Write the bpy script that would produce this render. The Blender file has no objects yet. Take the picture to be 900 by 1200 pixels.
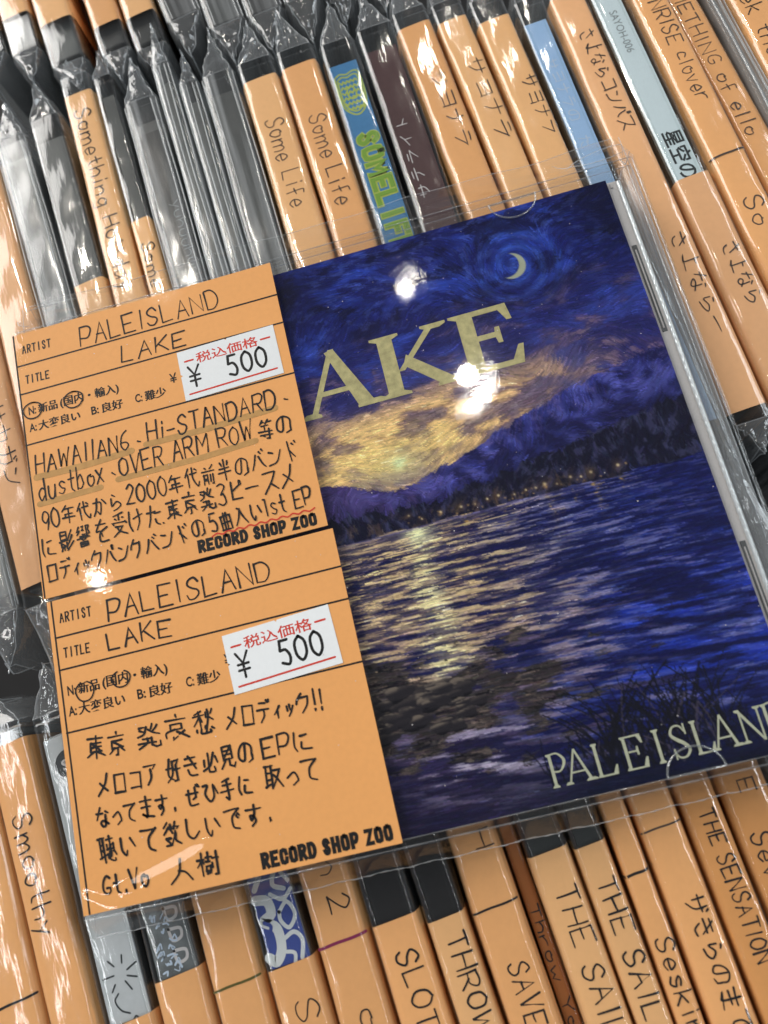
import bpy, math, random
import numpy as np
from mathutils import Matrix, Vector

random.seed(7)
SC = bpy.context.scene
COL = SC.collection
S = 0.001                      # everything below is written in millimetres
H0 = 153.0                     # height of the upper face of the jewel case above the bin floor

# ------------------------------------------------------------------ camera
cam_d = bpy.data.cameras.new('camera')
cam = bpy.data.objects.new('camera', cam_d)
COL.objects.link(cam)
SC.camera = cam
rv = np.array([2.86784949, -0.355665816, -0.145282603])
tv = np.array([-83.8341938, -40.7517663, 173.167532])
FPX = 893.846
th = np.linalg.norm(rv); kx = rv / th
KM = np.array([[0, -kx[2], kx[1]], [kx[2], 0, -kx[0]], [-kx[1], kx[0], 0]])
RM = np.eye(3) + math.sin(th) * KM + (1 - math.cos(th)) * KM @ KM
CP = -RM.T @ tv
mw = Matrix(((RM[0][0], -RM[1][0], -RM[2][0], CP[0] * S),
             (RM[0][1], -RM[1][1], -RM[2][1], CP[1] * S),
             (RM[0][2], -RM[1][2], -RM[2][2], (CP[2] + H0) * S),
             (0, 0, 0, 1)))
cam.matrix_world = mw
cam_d.sensor_fit = 'VERTICAL'
cam_d.sensor_height = 9.8
cam_d.lens = 9.8 * FPX / 1200.0
cam_d.clip_start = 0.005
cam_d.clip_end = 20
cam_d.dof.use_dof = True
cam_d.dof.focus_distance = 0.165
cam_d.dof.aperture_fstop = 4.2

# ------------------------------------------------------------------ light, exposure
world = bpy.data.worlds.new('World')
SC.world = world
world.use_nodes = True
world.node_tree.nodes['Background'].inputs[0].default_value = (0.93, 0.95, 1.0, 1)
wn = world.node_tree                               # a bright shop around, a dim ceiling overhead
wtc = wn.nodes.new('ShaderNodeTexCoord'); wsp = wn.nodes.new('ShaderNodeSeparateXYZ'); wmr = wn.nodes.new('ShaderNodeMapRange')
wn.links.new(wtc.outputs['Generated'], wsp.inputs[0]); wn.links.new(wsp.outputs['Z'], wmr.inputs[0])
wmr.inputs[1].default_value = 0.25; wmr.inputs[2].default_value = 0.62
wmr.inputs[3].default_value = 0.36; wmr.inputs[4].default_value = 0.075
wn.links.new(wmr.outputs[0], wn.nodes['Background'].inputs[1])
SC.view_settings.view_transform = 'Standard'
SC.view_settings.look = 'None'
SC.view_settings.exposure = 0.0
SC.view_settings.gamma = 1.0
SC.cycles.use_denoising = True
SC.cycles.max_bounces = 10
SC.cycles.transparent_max_bounces = 48
SC.cycles.sample_clamp_indirect = 6.0
SC.cycles.caustics_reflective = False
SC.cycles.caustics_refractive = False


def lamp(name, loc, target, size, power, color, size_y=None):
    d = bpy.data.lights.new(name, 'AREA')
    d.shape = 'DISK' if size_y is None else 'RECTANGLE'
    d.size = size
    if size_y is not None:
        d.size_y = size_y
    d.energy = power
    d.color = color
    o = bpy.data.objects.new(name, d)
    COL.objects.link(o)
    o.location = [c * S for c in loc]
    dv = Vector(target) - Vector(loc)
    zax = -dv.normalized()                     # the long side (size_y) runs along the room's y axis
    xax = Vector((0, 1, 0)).cross(zax).normalized()
    yax = zax.cross(xax)
    o.rotation_euler = Matrix((xax, yax, zax)).transposed().to_euler()
    return o


TGT = (75, -40, 150)
WARM = (1.0, 0.93, 0.82)
lamp('ceiling_downlight', (161, 1149, 2153), TGT, 0.05, 0.32, WARM)
lamp('ceiling_downlight', (273, 812, 2153), TGT, 0.055, 1.5, WARM)
lamp('ceiling_downlight', (-937, 509, 2153), TGT, 0.06, 0.9, WARM)
lamp('ceiling_downlight', (530, 1960, 2153), TGT, 0.12, 3.0, WARM)
lamp('ceiling_downlight', (-650, 1500, 2153), TGT, 0.11, 6.0, WARM)
lamp('ceiling_tube_light', (1700, 800, 2150), TGT, 0.16, 8.0, (0.86, 0.95, 1.0), 1.3)
lamp('ceiling_tube_light', (-1300, -300, 2150), TGT, 0.05, 5.5, (0.96, 0.98, 1.0), 1.3)
lamp('ceiling_tube_light', (1250, -400, 2150), TGT, 0.06, 7.0, (0.96, 0.98, 1.0), 1.3)
lamp('added_soft_light', (-2150, 2150, 2050), TGT, 2.1, 116.0, (1.0, 0.97, 0.93), 2.1)  # added soft key light, unseen, placed clear of the mirror reflections
lamp('added_soft_light', (2100, 500, 1700), TGT, 0.9, 14.0, (0.90, 0.96, 1.0), 0.9)  # added weaker soft light from the right, also unseen


# ------------------------------------------------------------------ materials
def new_mat(name):
    m = bpy.data.materials.new(name)
    m.use_nodes = True
    nt = m.node_tree
    for n in list(nt.nodes):
        nt.nodes.remove(n)
    out = nt.nodes.new('ShaderNodeOutputMaterial')
    return m, nt, out


def N(nt, t, **kw):
    n = nt.nodes.new(t)
    for k, v in kw.items():
        if k.startswith('i_'):
            n.inputs[int(k[2:])].default_value = v
        else:
            setattr(n, k, v)
    return n


def paper(name, col, rough=0.6, var=0.03, spec=0.3, scale=900.0, bump=0.03):
    m, nt, out = new_mat(name)
    b = N(nt, 'ShaderNodeBsdfPrincipled')
    b.inputs['Roughness'].default_value = rough
    b.inputs['Specular IOR Level'].default_value = spec
    tc = N(nt, 'ShaderNodeTexCoord')
    nz = N(nt, 'ShaderNodeTexNoise'); nz.inputs['Scale'].default_value = scale
    nz.inputs['Detail'].default_value = 4
    nz2 = N(nt, 'ShaderNodeTexNoise'); nz2.inputs['Scale'].default_value = 45
    nz2.inputs['Detail'].default_value = 3
    nt.links.new(tc.outputs['Object'], nz.inputs['Vector'])
    nt.links.new(tc.outputs['Object'], nz2.inputs['Vector'])
    ad = N(nt, 'ShaderNodeMath', operation='ADD')
    nt.links.new(nz.outputs['Fac'], ad.inputs[0]); nt.links.new(nz2.outputs['Fac'], ad.inputs[1])
    mr = N(nt, 'ShaderNodeMapRange')
    mr.inputs[1].default_value = 0.7; mr.inputs[2].default_value = 1.3
    mr.inputs[3].default_value = 1 - var; mr.inputs[4].default_value = 1 + var
    nt.links.new(ad.outputs[0], mr.inputs[0])
    vm = N(nt, 'ShaderNodeVectorMath', operation='SCALE')
    oi = N(nt, 'ShaderNodeObjectInfo')
    m3 = N(nt, 'ShaderNodeMapRange'); m3.inputs[3].default_value = .92; m3.inputs[4].default_value = 1.06
    nt.links.new(oi.outputs['Random'], m3.inputs[0])
    m4 = N(nt, 'ShaderNodeMath', operation='MULTIPLY')
    nt.links.new(mr.outputs[0], m4.inputs[0]); nt.links.new(m3.outputs[0], m4.inputs[1])
    vm.inputs[0].default_value = col
    nt.links.new(m4.outputs[0], vm.inputs['Scale'])
    nt.links.new(vm.outputs[0], b.inputs['Base Color'])
    bp = N(nt, 'ShaderNodeBump'); bp.inputs['Strength'].default_value = bump
    bp.inputs['Distance'].default_value = 0.0002
    nt.links.new(nz.outputs['Fac'], bp.inputs['Height'])
    nt.links.new(bp.outputs[0], b.inputs['Normal'])
    nt.links.new(b.outputs[0], out.inputs[0])
    return m


def plastic(name, rough=0.04, f0=0.05, tint=(0.97, 0.98, 0.98), haze=0.0, bump=0.0, bscale=(60, 60, 60), detail=2.0,
            fine=0.0, gain=1.0, streak=False):
    """thin clear plastic: see-through, with a Schlick reflection on top"""
    m, nt, out = new_mat(name)
    tr = N(nt, 'ShaderNodeBsdfTransparent'); tr.inputs[0].default_value = (*tint, 1)
    gl = N(nt, 'ShaderNodeBsdfGlossy'); gl.inputs['Roughness'].default_value = rough
    gl.inputs[0].default_value = (1, 1, 1, 1)
    ge = N(nt, 'ShaderNodeNewGeometry')
    dt = N(nt, 'ShaderNodeVectorMath', operation='DOT_PRODUCT')
    nt.links.new(ge.outputs['Incoming'], dt.inputs[0])
    ab = N(nt, 'ShaderNodeMath', operation='ABSOLUTE'); nt.links.new(dt.outputs['Value'], ab.inputs[0])
    om = N(nt, 'ShaderNodeMath', operation='SUBTRACT'); om.inputs[0].default_value = 1.0; om.use_clamp = True
    nt.links.new(ab.outputs[0], om.inputs[1])
    pw = N(nt, 'ShaderNodeMath', operation='POWER'); pw.inputs[1].default_value = 4.0
    nt.links.new(om.outputs[0], pw.inputs[0])
    mr = N(nt, 'ShaderNodeMapRange'); mr.inputs[3].default_value = f0; mr.inputs[4].default_value = min(0.85, 0.85 * gain)
    nt.links.new(pw.outputs[0], mr.inputs[0])
    mx = N(nt, 'ShaderNodeMixShader')
    nt.links.new(mr.outputs[0], mx.inputs[0]); nt.links.new(tr.outputs[0], mx.inputs[1]); nt.links.new(gl.outputs[0], mx.inputs[2])
    last = mx
    if haze > 0:
        df = N(nt, 'ShaderNodeBsdfDiffuse'); df.inputs[0].default_value = (0.8, 0.83, 0.85, 1)
        m2 = N(nt, 'ShaderNodeMixShader'); m2.inputs[0].default_value = haze
        nt.links.new(mx.outputs[0], m2.inputs[1]); nt.links.new(df.outputs[0], m2.inputs[2])
        last = m2
        if streak:                      # milky lines that run along the film
            t3 = N(nt, 'ShaderNodeTexCoord'); mp3 = N(nt, 'ShaderNodeMapping'); mp3.inputs['Scale'].default_value = (420, 12, 160)
            n3 = N(nt, 'ShaderNodeTexNoise'); n3.inputs['Scale'].default_value = 1.0; n3.inputs['Detail'].default_value = 3
            nt.links.new(t3.outputs['Object'], mp3.inputs['Vector']); nt.links.new(mp3.outputs[0], n3.inputs['Vector'])
            r3 = N(nt, 'ShaderNodeMapRange'); r3.inputs[1].default_value = .45; r3.inputs[2].default_value = .75
            r3.inputs[3].default_value = haze * .6; r3.inputs[4].default_value = haze * 4.5
            nt.links.new(n3.outputs['Fac'], r3.inputs[0]); nt.links.new(r3.outputs[0], m2.inputs[0])
    if bump > 0:
        tc = N(nt, 'ShaderNodeTexCoord')
        mp = N(nt, 'ShaderNodeMapping'); mp.inputs['Scale'].default_value = bscale
        nt.links.new(tc.outputs['Object'], mp.inputs['Vector'])
        nz = N(nt, 'ShaderNodeTexNoise'); nz.inputs['Scale'].default_value = 1.0; nz.inputs['Detail'].default_value = detail
        nt.links.new(mp.outputs[0], nz.inputs['Vector'])
        hgt = nz.outputs['Fac']
        if fine > 0:
            nf = N(nt, 'ShaderNodeTexNoise'); nf.inputs['Scale'].default_value = 1500.0; nf.inputs['Detail'].default_value = 1
            nt.links.new(tc.outputs['Object'], nf.inputs['Vector'])
            ma = N(nt, 'ShaderNodeMath', operation='MULTIPLY_ADD'); ma.inputs[1].default_value = fine
            nt.links.new(nf.outputs['Fac'], ma.inputs[0]); nt.links.new(hgt, ma.inputs[2])
            hgt = ma.outputs[0]
        bp = N(nt, 'ShaderNodeBump'); bp.inputs['Strength'].default_value = 1.0
        bp.inputs['Distance'].default_value = bump * S
        nt.links.new(hgt, bp.inputs['Height'])
        nt.links.new(bp.outputs[0], gl.inputs['Normal'])
        nt.links.new(bp.outputs[0], dt.inputs[1])
    else:
        nt.links.new(ge.outputs['Normal'], dt.inputs[1])
    nt.links.new(last.outputs[0], out.inputs[0])
    return m


def solid(name, col, rough=0.5, spec=0.3, metal=0.0, var=0.0, scale=300.0):
    m, nt, out = new_mat(name)
    b = N(nt, 'ShaderNodeBsdfPrincipled')
    b.inputs['Roughness'].default_value = rough
    b.inputs['Specular IOR Level'].default_value = spec
    b.inputs['Metallic'].default_value = metal
    b.inputs['Base Color'].default_value = (*col, 1)
    if var > 0:
        tc = N(nt, 'ShaderNodeTexCoord')
        nz = N(nt, 'ShaderNodeTexNoise'); nz.inputs['Scale'].default_value = scale; nz.inputs['Detail'].default_value = 5
        nt.links.new(tc.outputs['Object'], nz.inputs['Vector'])
        mr = N(nt, 'ShaderNodeMapRange'); mr.inputs[1].default_value = 0.3; mr.inputs[2].default_value = 0.7
        mr.inputs[3].default_value = 1 - var; mr.inputs[4].default_value = 1 + var
        nt.links.new(nz.outputs['Fac'], mr.inputs[0])
        vm = N(nt, 'ShaderNodeVectorMath', operation='SCALE'); vm.inputs[0].default_value = col
        nt.links.new(mr.outputs[0], vm.inputs['Scale']); nt.links.new(vm.outputs[0], b.inputs['Base Color'])
    nt.links.new(b.outputs[0], out.inputs[0])
    return m


M = {}
M['orange'] = paper('orange_card', (0.78, 0.36, 0.115))
M['apricot'] = paper('apricot_card', (0.82, 0.405, 0.155))
M['peach'] = paper('peach_card', (0.84, 0.445, 0.21))
M['tan'] = paper('tan_card', (0.83, 0.455, 0.195))
M['shadow_orange'] = paper('shadow_orange_card', (0.66, 0.30, 0.095))  # orange card darkened to hold the shadow over the lower right spines
M['shaded'] = paper('shaded_orange_card', (0.36, 0.12, 0.025))  # orange card with the shade around the sunken spine put into its colour
M['white'] = paper('white_label', (0.80, 0.82, 0.83), 0.45, 0.02)
M['paleblue'] = paper('pale_blue_label', (0.34, 0.52, 0.80), 0.4, 0.03)
M['icewhite'] = paper('ice_white_label', (0.66, 0.76, 0.80), 0.4, 0.02)
M['blue'] = paper('blue_label', (0.055, 0.22, 0.46), 0.4, 0.08)
M['maroon'] = paper('maroon_label', (0.075, 0.028, 0.03), 0.4, 0.1)
M['silver'] = paper('silver_label', (0.56, 0.58, 0.60), 0.35, 0.04)
M['navy'] = paper('navy_label', (0.045, 0.075, 0.32), 0.4, 0.04)
M['black'] = paper('black_label', (0.012, 0.011, 0.012), 0.35, 0.1)
M['steel'] = paper('steel_grey_label', (0.13, 0.14, 0.145), 0.3, 0.5, 0.5, 260.0)
M['smoke'] = paper('smoke_label', (0.034, 0.037, 0.037), 0.35, 0.3, 0.4, 120.0)
M['tray_dark'] = solid('dark_tray', (0.04, 0.04, 0.041), 0.3, 0.5, 0, 0.3, 90)
M['tray_grey'] = solid('grey_tray', (0.085, 0.088, 0.088), 0.3, 0.5, 0, 0.4, 90)
M['tray_silver'] = solid('silver_tray', (0.54, 0.515, 0.50), 0.42, 0.5, 0.0, 0.05, 2500)
M['ridge'] = solid('hinge_ridge', (0.72, 0.77, 0.79), 0.2, 0.9, 0.25)
M['ink'] = solid('felt_pen_ink', (0.014, 0.013, 0.014), 0.55, 0.2)
M['ink_soft'] = solid('pencil_ink', (0.075, 0.055, 0.045), 0.6, 0.2)
M['print'] = solid('black_print', (0.012, 0.012, 0.012), 0.5, 0.2)
M['red'] = solid('red_print', (0.62, 0.05, 0.03), 0.5, 0.2)
M['purple'] = solid('purple_pen', (0.22, 0.02, 0.08), 0.5, 0.2)
M['olive'] = solid('olive_pen', (0.10, 0.09, 0.02), 0.5, 0.2)
M['green'] = solid('lime_print', (0.20, 0.36, 0.04), 0.45, 0.2)
M['lime'] = solid('yellow_green_print', (0.42, 0.50, 0.09), 0.45, 0.2)
M['marker'] = solid('marker_smear', (0.50, 0.275, 0.095), 0.6, 0.2, 0, 0.1, 600)
M['faint'] = solid('faint_white_print', (0.55, 0.64, 0.78), 0.5, 0.2)
M['whiteprint'] = solid('white_print', (0.62, 0.58, 0.58), 0.5, 0.2)
M['greyprint'] = solid('grey_print', (0.25, 0.28, 0.29), 0.5, 0.2)
M['darkprint'] = solid('slate_print', (0.035, 0.04, 0.043), 0.5, 0.2)
M['gold'] = solid('gold_lettering', (0.50, 0.45, 0.215), 0.5, 0.3, 0, 0.22, 700)
M['cream'] = solid('cream_lettering', (0.50, 0.52, 0.38), 0.5, 0.3, 0, 0.12, 900)
M['floor'] = solid('bin_bottom', (0.012, 0.012, 0.013), 0.6, 0.2, 0, 0.3, 40)
M['case'] = plastic('clear_case', 0.05, 0.04, (0.96, 0.975, 0.975), 0.006)
M['lid'] = plastic('clear_lid', 0.03, 0.028, (0.985, 0.985, 0.985), 0.0, 0.008, (160, 160, 160), 2.0, 0.0)
M['film'] = plastic('clear_film', 0.10, 0.055, (0.975, 0.98, 0.98), 0.006, 0.16, (260, 60, 90), 3.0)
M['flap'] = plastic('crumpled_film', 0.10, 0.07, (0.96, 0.97, 0.975), 0.085, 0.3, (330, 330, 330), 3.0, 0.0, 1.0)
M['outer'] = plastic('outer_film', 0.05, 0.03, (0.99, 0.992, 0.992), 0.002, 0.03, (70, 70, 70), 2.0, 0.2, 0.4)
M['seam'] = plastic('sleeve_seam', 0.3, 0.05, (0.93, 0.95, 0.96), 0.20)
M['frost'] = plastic('frosted_edge', 0.2, 0.06, (0.96, 0.97, 0.975), 0.12, 0.03, (400, 30, 400), 2.0)
M['edge'] = plastic('case_edge', 0.12, 0.16, (0.9, 0.92, 0.93), 0.10, 0.02, (900, 900, 900), 2.0)
M['film_bare'] = plastic('hazy_film', 0.16, 0.06, (0.97, 0.975, 0.97), 0.07, 0.09, (260, 60, 90), 3.0, 0.0, 0.7, True)


# ------------------------------------------------------------------ mesh builder
class MB:
    def __init__(self):
        self.v = []; self.f = []; self.z = 0

    def add(self, vs, fs):
        o = len(self.v)
        self.v.extend(vs)
        self.f.extend([tuple(i + o for i in f) for f in fs])

    def box(self, x0, x1, y0, y1, z0, z1, bev=0.0):
        b = min(bev, (x1 - x0) / 3, (y1 - y0) / 3, (z1 - z0) / 3)
        if b <= 0:
            vs = [(x, y, z) for z in (z0, z1) for (x, y) in ((x0, y0), (x1, y0), (x1, y1), (x0, y1))]
            self.add(vs, [(3, 2, 1, 0), (4, 5, 6, 7), (0, 1, 5, 4), (1, 2, 6, 5), (2, 3, 7, 6), (3, 0, 4, 7)])
            return
        rings = []
        k = 0.29289 * b
        for z, ins in ((z0, b), (z0 + k, k), (z0 + b, 0), (z1 - b, 0), (z1 - k, k), (z1, b)):
            a0, a1, c0, c1 = x0 + ins, x1 - ins, y0 + ins, y1 - ins
            r = b
            rings.append([(a0 + r, c0, z), (a1 - r, c0, z), (a1 - r * .3, c0 + r * .3, z), (a1, c0 + r, z), (a1, c1 - r, z),
                          (a1 - r * .3, c1 - r * .3, z), (a1 - r, c1, z), (a0 + r, c1, z), (a0 + r * .3, c1 - r * .3, z),
                          (a0, c1 - r, z), (a0, c0 + r, z), (a0 + r * .3, c0 + r * .3, z)])
        n = 12
        vs = [p for r in rings for p in r]
        fs = [tuple(range(n - 1, -1, -1)), tuple(range(len(vs) - n, len(vs)))]
        for i in range(len(rings) - 1):
            for j in range(n):
                j2 = (j + 1) % n
                fs.append((i * n + j, i * n + j2, (i + 1) * n + j2, (i + 1) * n + j))
        self.add(vs, fs)

    def grid(self, P, closed=False):
        """P: rows x cols array of points"""
        P = np.asarray(P, float)
        r, c = P.shape[:2]
        vs = [tuple(p) for p in P.reshape(-1, 3)]
        fs = []
        for i in range(r - 1):
            for j in range(c if closed else c - 1):
                j2 = (j + 1) % c
                fs.append((i * c + j, i * c + j2, (i + 1) * c + j2, (i + 1) * c + j))
        self.add(vs, fs)

    def tube(self, pts, r, n=6):
        pts = [np.array(p, float) for p in pts]
        rows = []
        for i, p in enumerate(pts):
            d = pts[min(i + 1, len(pts) - 1)] - pts[max(i - 1, 0)]
            d /= (np.linalg.norm(d) + 1e-9)
            a = np.cross(d, (0, 0, 1.0))
            if np.linalg.norm(a) < 1e-4:
                a = np.array((1.0, 0, 0))
            a /= np.linalg.norm(a)
            b = np.cross(a, d)
            rr = r[i] if hasattr(r, '__len__') else r
            rows.append([p + rr * (math.cos(2 * math.pi * k / n) * a + math.sin(2 * math.pi * k / n) * b) for k in range(n)])
        self.grid(rows, True)

    def ribbon(self, pts, w, tf, w1=None, square=False):
        """flat pen stroke with round ends in a 2-D plane, mapped to 3-D by tf(x, y, lift)"""
        pts = [np.array(p, float) for p in pts]
        q = [pts[0]]
        for p in pts[1:]:
            if np.linalg.norm(p - q[-1]) > 1e-4:
                q.append(p)
        if len(q) < 2:
            q = [q[0], q[0] + np.array((w * .35, -w * .2))]
        n = len(q)
        lift = self.z; self.z += 0.0002
        dirs = []
        for i in range(n - 1):
            d = q[i + 1] - q[i]; dirs.append(d / np.linalg.norm(d))
        if square:
            q[0] = q[0] - dirs[0] * w * .5; q[-1] = q[-1] + dirs[-1] * w * .5
        L, Rr = [], []
        for i in range(n):
            wi = w if w1 is None else w + (w1 - w) * i / (n - 1)
            if i == 0: d = dirs[0]; m = np.array((-d[1], d[0])); s = 1
            elif i == n - 1: d = dirs[-1]; m = np.array((-d[1], d[0])); s = 1
            else:
                a, b = dirs[i - 1], dirs[i]
                m = np.array((-(a[1] + b[1]), a[0] + b[0])); l = np.linalg.norm(m)
                if l < 0.5:
                    m = np.array((-a[1], a[0])); s = 1
                else:
                    m /= l; s = min(1.6, 1 / max(.5, float(m @ np.array((-a[1], a[0])))))
            L.append(q[i] + m * wi / 2 * s); Rr.append(q[i] - m * wi / 2 * s)
        wa, wb = w, (w if w1 is None else w1)
        cap0 = [q[0] + wa / 2 * (-dirs[0] * math.sin(t) + np.array((-dirs[0][1], dirs[0][0])) * math.cos(t)) for t in (math.pi * .25, math.pi * .5, math.pi * .75)]
        cap1 = [q[-1] + wb / 2 * (dirs[-1] * math.sin(t) + np.array((-dirs[-1][1], dirs[-1][0])) * math.cos(t)) for t in (math.pi * .25, math.pi * .5, math.pi * .75)]
        vs = [tf(p[0], p[1], lift) for p in L] + [tf(p[0], p[1], lift) for p in Rr]
        fs = [(i, n + i, n + i + 1, i + 1) for i in range(n - 1)]
        o = len(vs)
        if square:
            self.add(vs, fs); return
        vs += [tf(p[0], p[1], lift) for p in cap0] + [tf(p[0], p[1], lift) for p in cap1]
        fs.append((0, o, o + 1, o + 2, n))
        fs.append((n - 1, 2 * n - 1, o + 5, o + 4, o + 3))
        self.add(vs, fs)

    def poly(self, pts, tf):
        lift = self.z; self.z += 0.0002
        self.add([tf(p[0], p[1], lift) for p in pts], [tuple(range(len(pts)))])

    def build(self, name, mat, parent=None, smooth=False):
        me = bpy.data.meshes.new(name)
        me.from_pydata([(a * S, b * S, c * S) for a, b, c in self.v], [], self.f)
        me.materials.append(mat)
        if smooth:
            me.polygons.foreach_set('use_smooth', [True] * len(me.polygons))
        me.update()
        o = bpy.data.objects.new(name, me)
        COL.objects.link(o)
        if parent is not None:
            o.parent = parent
        return o


def thing(name, label, cat, loc=(0, 0, 0), rz=0.0, group=None):
    o = bpy.data.objects.new(name, None)
    o.empty_display_size = 0.01
    COL.objects.link(o)
    o.location = [c * S for c in loc]
    o.rotation_euler = (0, 0, rz)
    o['label'] = label; o['category'] = cat
    if group:
        o['group'] = group
    return o


# ------------------------------------------------------------------ pen strokes: every glyph on a 10 x 10 grid (A = 10), x then y down
G = {}
def defs(t):
    for ln in t.strip().split('\n'):
        k, *st = ln.split()
        G[k] = st
defs('''
A 0A50AA 2686
B 000A ~0060826405 ~0575A78A0A
C ~9150131759A8
D 000A ~0060A3A76A0A
E A0000AAA 0575
F A0000A 0575
G ~91501317599896 5696
H 000A A0AA 05A5
I 505A
K 000A 9006 35AA
L 000A9A
M 0A0056A0AA
N 0A00AAA0
O ~501205185A98A59250
P 000A ~0070A27606
R 000A ~0070A27505 45AA
S ~926021134586986A2A08
T 00A0 505A
U ~0006185A98A6A0
V 005AA0
W 002A537AA0
X 00AA A00A
Y 0055 A0555A
Z 00A00AAA
a ~946425184A8895 949A
b 000A ~065487885A09
c ~9544161849A9
d ~955416184A88 909A
e ~1797744416184A99
f ~9050424A 1585
g ~95542517499795 ~949B7D2C
h 000A ~0654969A
i 545A 5152
k 000A 8407 379A
l 505A
m 040A ~0634565A ~5684A6AA
n 040A ~0654969A
o ~5415185A98955554
p 040D ~0554978A0A
r 040A ~065494
s ~95542557986A19
t ~50589A 1494
u ~04083A7A96 949A
v 045A94
w 042A577A94
x 049A 940A
y 0459 942D
0 ~501205185A98A59250
1 10505A
2 ~125092750A 0AAA
3 ~1150924575 ~4575995A09
5 902014 ~1464977A19
6 ~803215185A987616
9 ~94561421509296 967A
. 595A6A
, 596A4C
! 5067 696A
- 0696
・ 55565
の ~5248290713519397 97996A
か ~0353655A38 ~31270A 72A5
ら 3152 ~23276597793A
に ~11071A 4373 ~46499A
を 1282 ~50154558 ~9446395A9A
け ~10061A 34A3 ~70764A
た 0363 ~30260A 5494 ~57698A AA
な 0353 ~3006 7293 ~74795A385799
っ ~1674A8895A
て 0191 ~915447598A
ま 0292 1585 ~5059391849AA
す 0292 ~505437254556583A
ぜ 0494 717657 ~22283A8A 8091 90A1
ひ ~0232164A7872A7
い ~12173A48 ~7397
し ~20275A97
で 0191 ~915447598A 7485 8394
き 1282 0585 3187 ~27395A8A
さ 1383 4187 ~27395A8A
よ 5383 ~5059391849AA
ー 0595
バ ~422609 ~6387A9 7182 90A1
ハ ~422609 ~6387A9
ン 1243 ~0968A2
ド 304A 3478 6172 8091
ピ 202999 2582 ~9080829290
ス 0191 ~91650A 56A9
メ ~80650A 2488
ロ 111A 11919A 1A9A
デ 2171 0494 ~54572A 8091 A0A1
ィ ~845618 565A
ッ 2537 5467 ~95784A
ク ~401305 3292 ~92864A
パ ~422609 ~6387A9 ~9080829290
コ 12929A 1999
ア 019173 ~53572A
サ 0393 2026 ~70763A
テ 2070 0393 ~53562A
ラ 2070 0393 ~93753A
イ ~805306 535A
ト 303A 3578
ヨ 11919A 1595 1999
ナ 0393 ~50562A
カ 0393 ~93977A69 ~40462A
ガ 0393 ~93977A69 ~40462A 7082 90A1
ザ 0393 2026 ~70763A 7082 90A1
シ 1132 0446 ~0A69A3
、 6798
等 ~3012 2141 ~7052 6191 2373 4346 0696 1898 757A5A 3849
年 3003 2292 2585 2527 07A7 525A
代 3004 232A 4393 ~60669AA8 8192
前 2132 8062 0393 151A 15454A 1747 1848 6569 858A7A
半 2133 8173 1484 0696 505A
影 1014 105054 1252 1454 0565 161858 565816 383A 1A28 596A ~9064 ~9367 ~A65A
響 200222 2204 405042 4252 4464 7075 ~7090829474 2585 0696 3647 6657 282A 28787A 2979 2A7A
受 8011 2233 5153 8272 150494 94A5 267658 ~580A ~3658AA
東 0191 505A 2383 238787 8727 2727 2723 2585 4709 57A9
京 5051 0292 2484 248787 278787 2427 575A4A 3709 7799
発 1141 ~413405 1233 ~5274A5 7062 9173 2666 0888 ~46480A 66698AAAA8
曲 121A 12929A 1A9A 1696 404A 606A
入 ~3051 ~51360A ~5276AA
哀 5051 0292 2474 2426 7476 2676 ~460709 393A59 8768 ~5778AA
愁 4011 0252 303A 3206 3245 6163 9082 ~70735A 7395 1819 ~383A7A79 5758 8899
好 ~30175A ~51470A 0454 619173 737A5A 55A5
必 4142 ~815709 ~42495A8A88 1417 93A6
見 202680 8086 2686 2080 2282 2484 ~46370A 66699AA8
手 7021 2383 0696 ~515A39
取 0050 1018 404A 1343 1646 0948 5292 ~92764A ~5476AA
聴 0040 1018 303A 1333 1535 0847 5191 7073 535593 9395 5595 7375 5759 ~66698A9A99 7678 96A8
欲 2002 4153 ~3205 3255 1747 174A1A 4A1A 1747 ~7063 629283 ~74674A ~7578AA
人 ~50460A ~4576AA
樹 0333 202A 2306 2335 4272 5054 4464 4666 4648 6668 4868 4969 73A3 909A8A 7577
''')


def glyph(ch):
    out = []
    for st in G.get(ch, []):
        sm = st[0] == '~'
        s = st[1:] if sm else st
        p = []
        for i in range(0, len(s) - 1, 2):
            p.append((int(s[i], 16), int(s[i + 1], 16)))
        out.append((sm, p))
    return out


def catmull(p, n=5):
    if len(p) < 3:
        return p
    P = [np.array(a, float) for a in p]
    P = [2 * P[0] - P[1]] + P + [2 * P[-1] - P[-2]]
    o = []
    for i in range(1, len(P) - 2):
        for k in range(n):
            t = k / n
            o.append(0.5 * ((2 * P[i]) + (P[i + 1] - P[i - 1]) * t + (2 * P[i - 1] - 5 * P[i] + 4 * P[i + 1] - P[i + 2]) * t * t
                            + (3 * P[i] - P[i - 1] - 3 * P[i + 1] + P[i + 2]) * t ** 3))
    o.append(P[-2])
    return o


def advance(ch):
    if ch == ' ': return 0.45
    if ch in 'iIl1.,!': return 0.42
    if ch in 'MWmw': return 0.86
    if ord(ch) < 128: return 0.70 if ch.isupper() or ch.isdigit() else 0.60
    if ch in '、・ッィっ': return 0.75
    return 1.06


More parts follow.
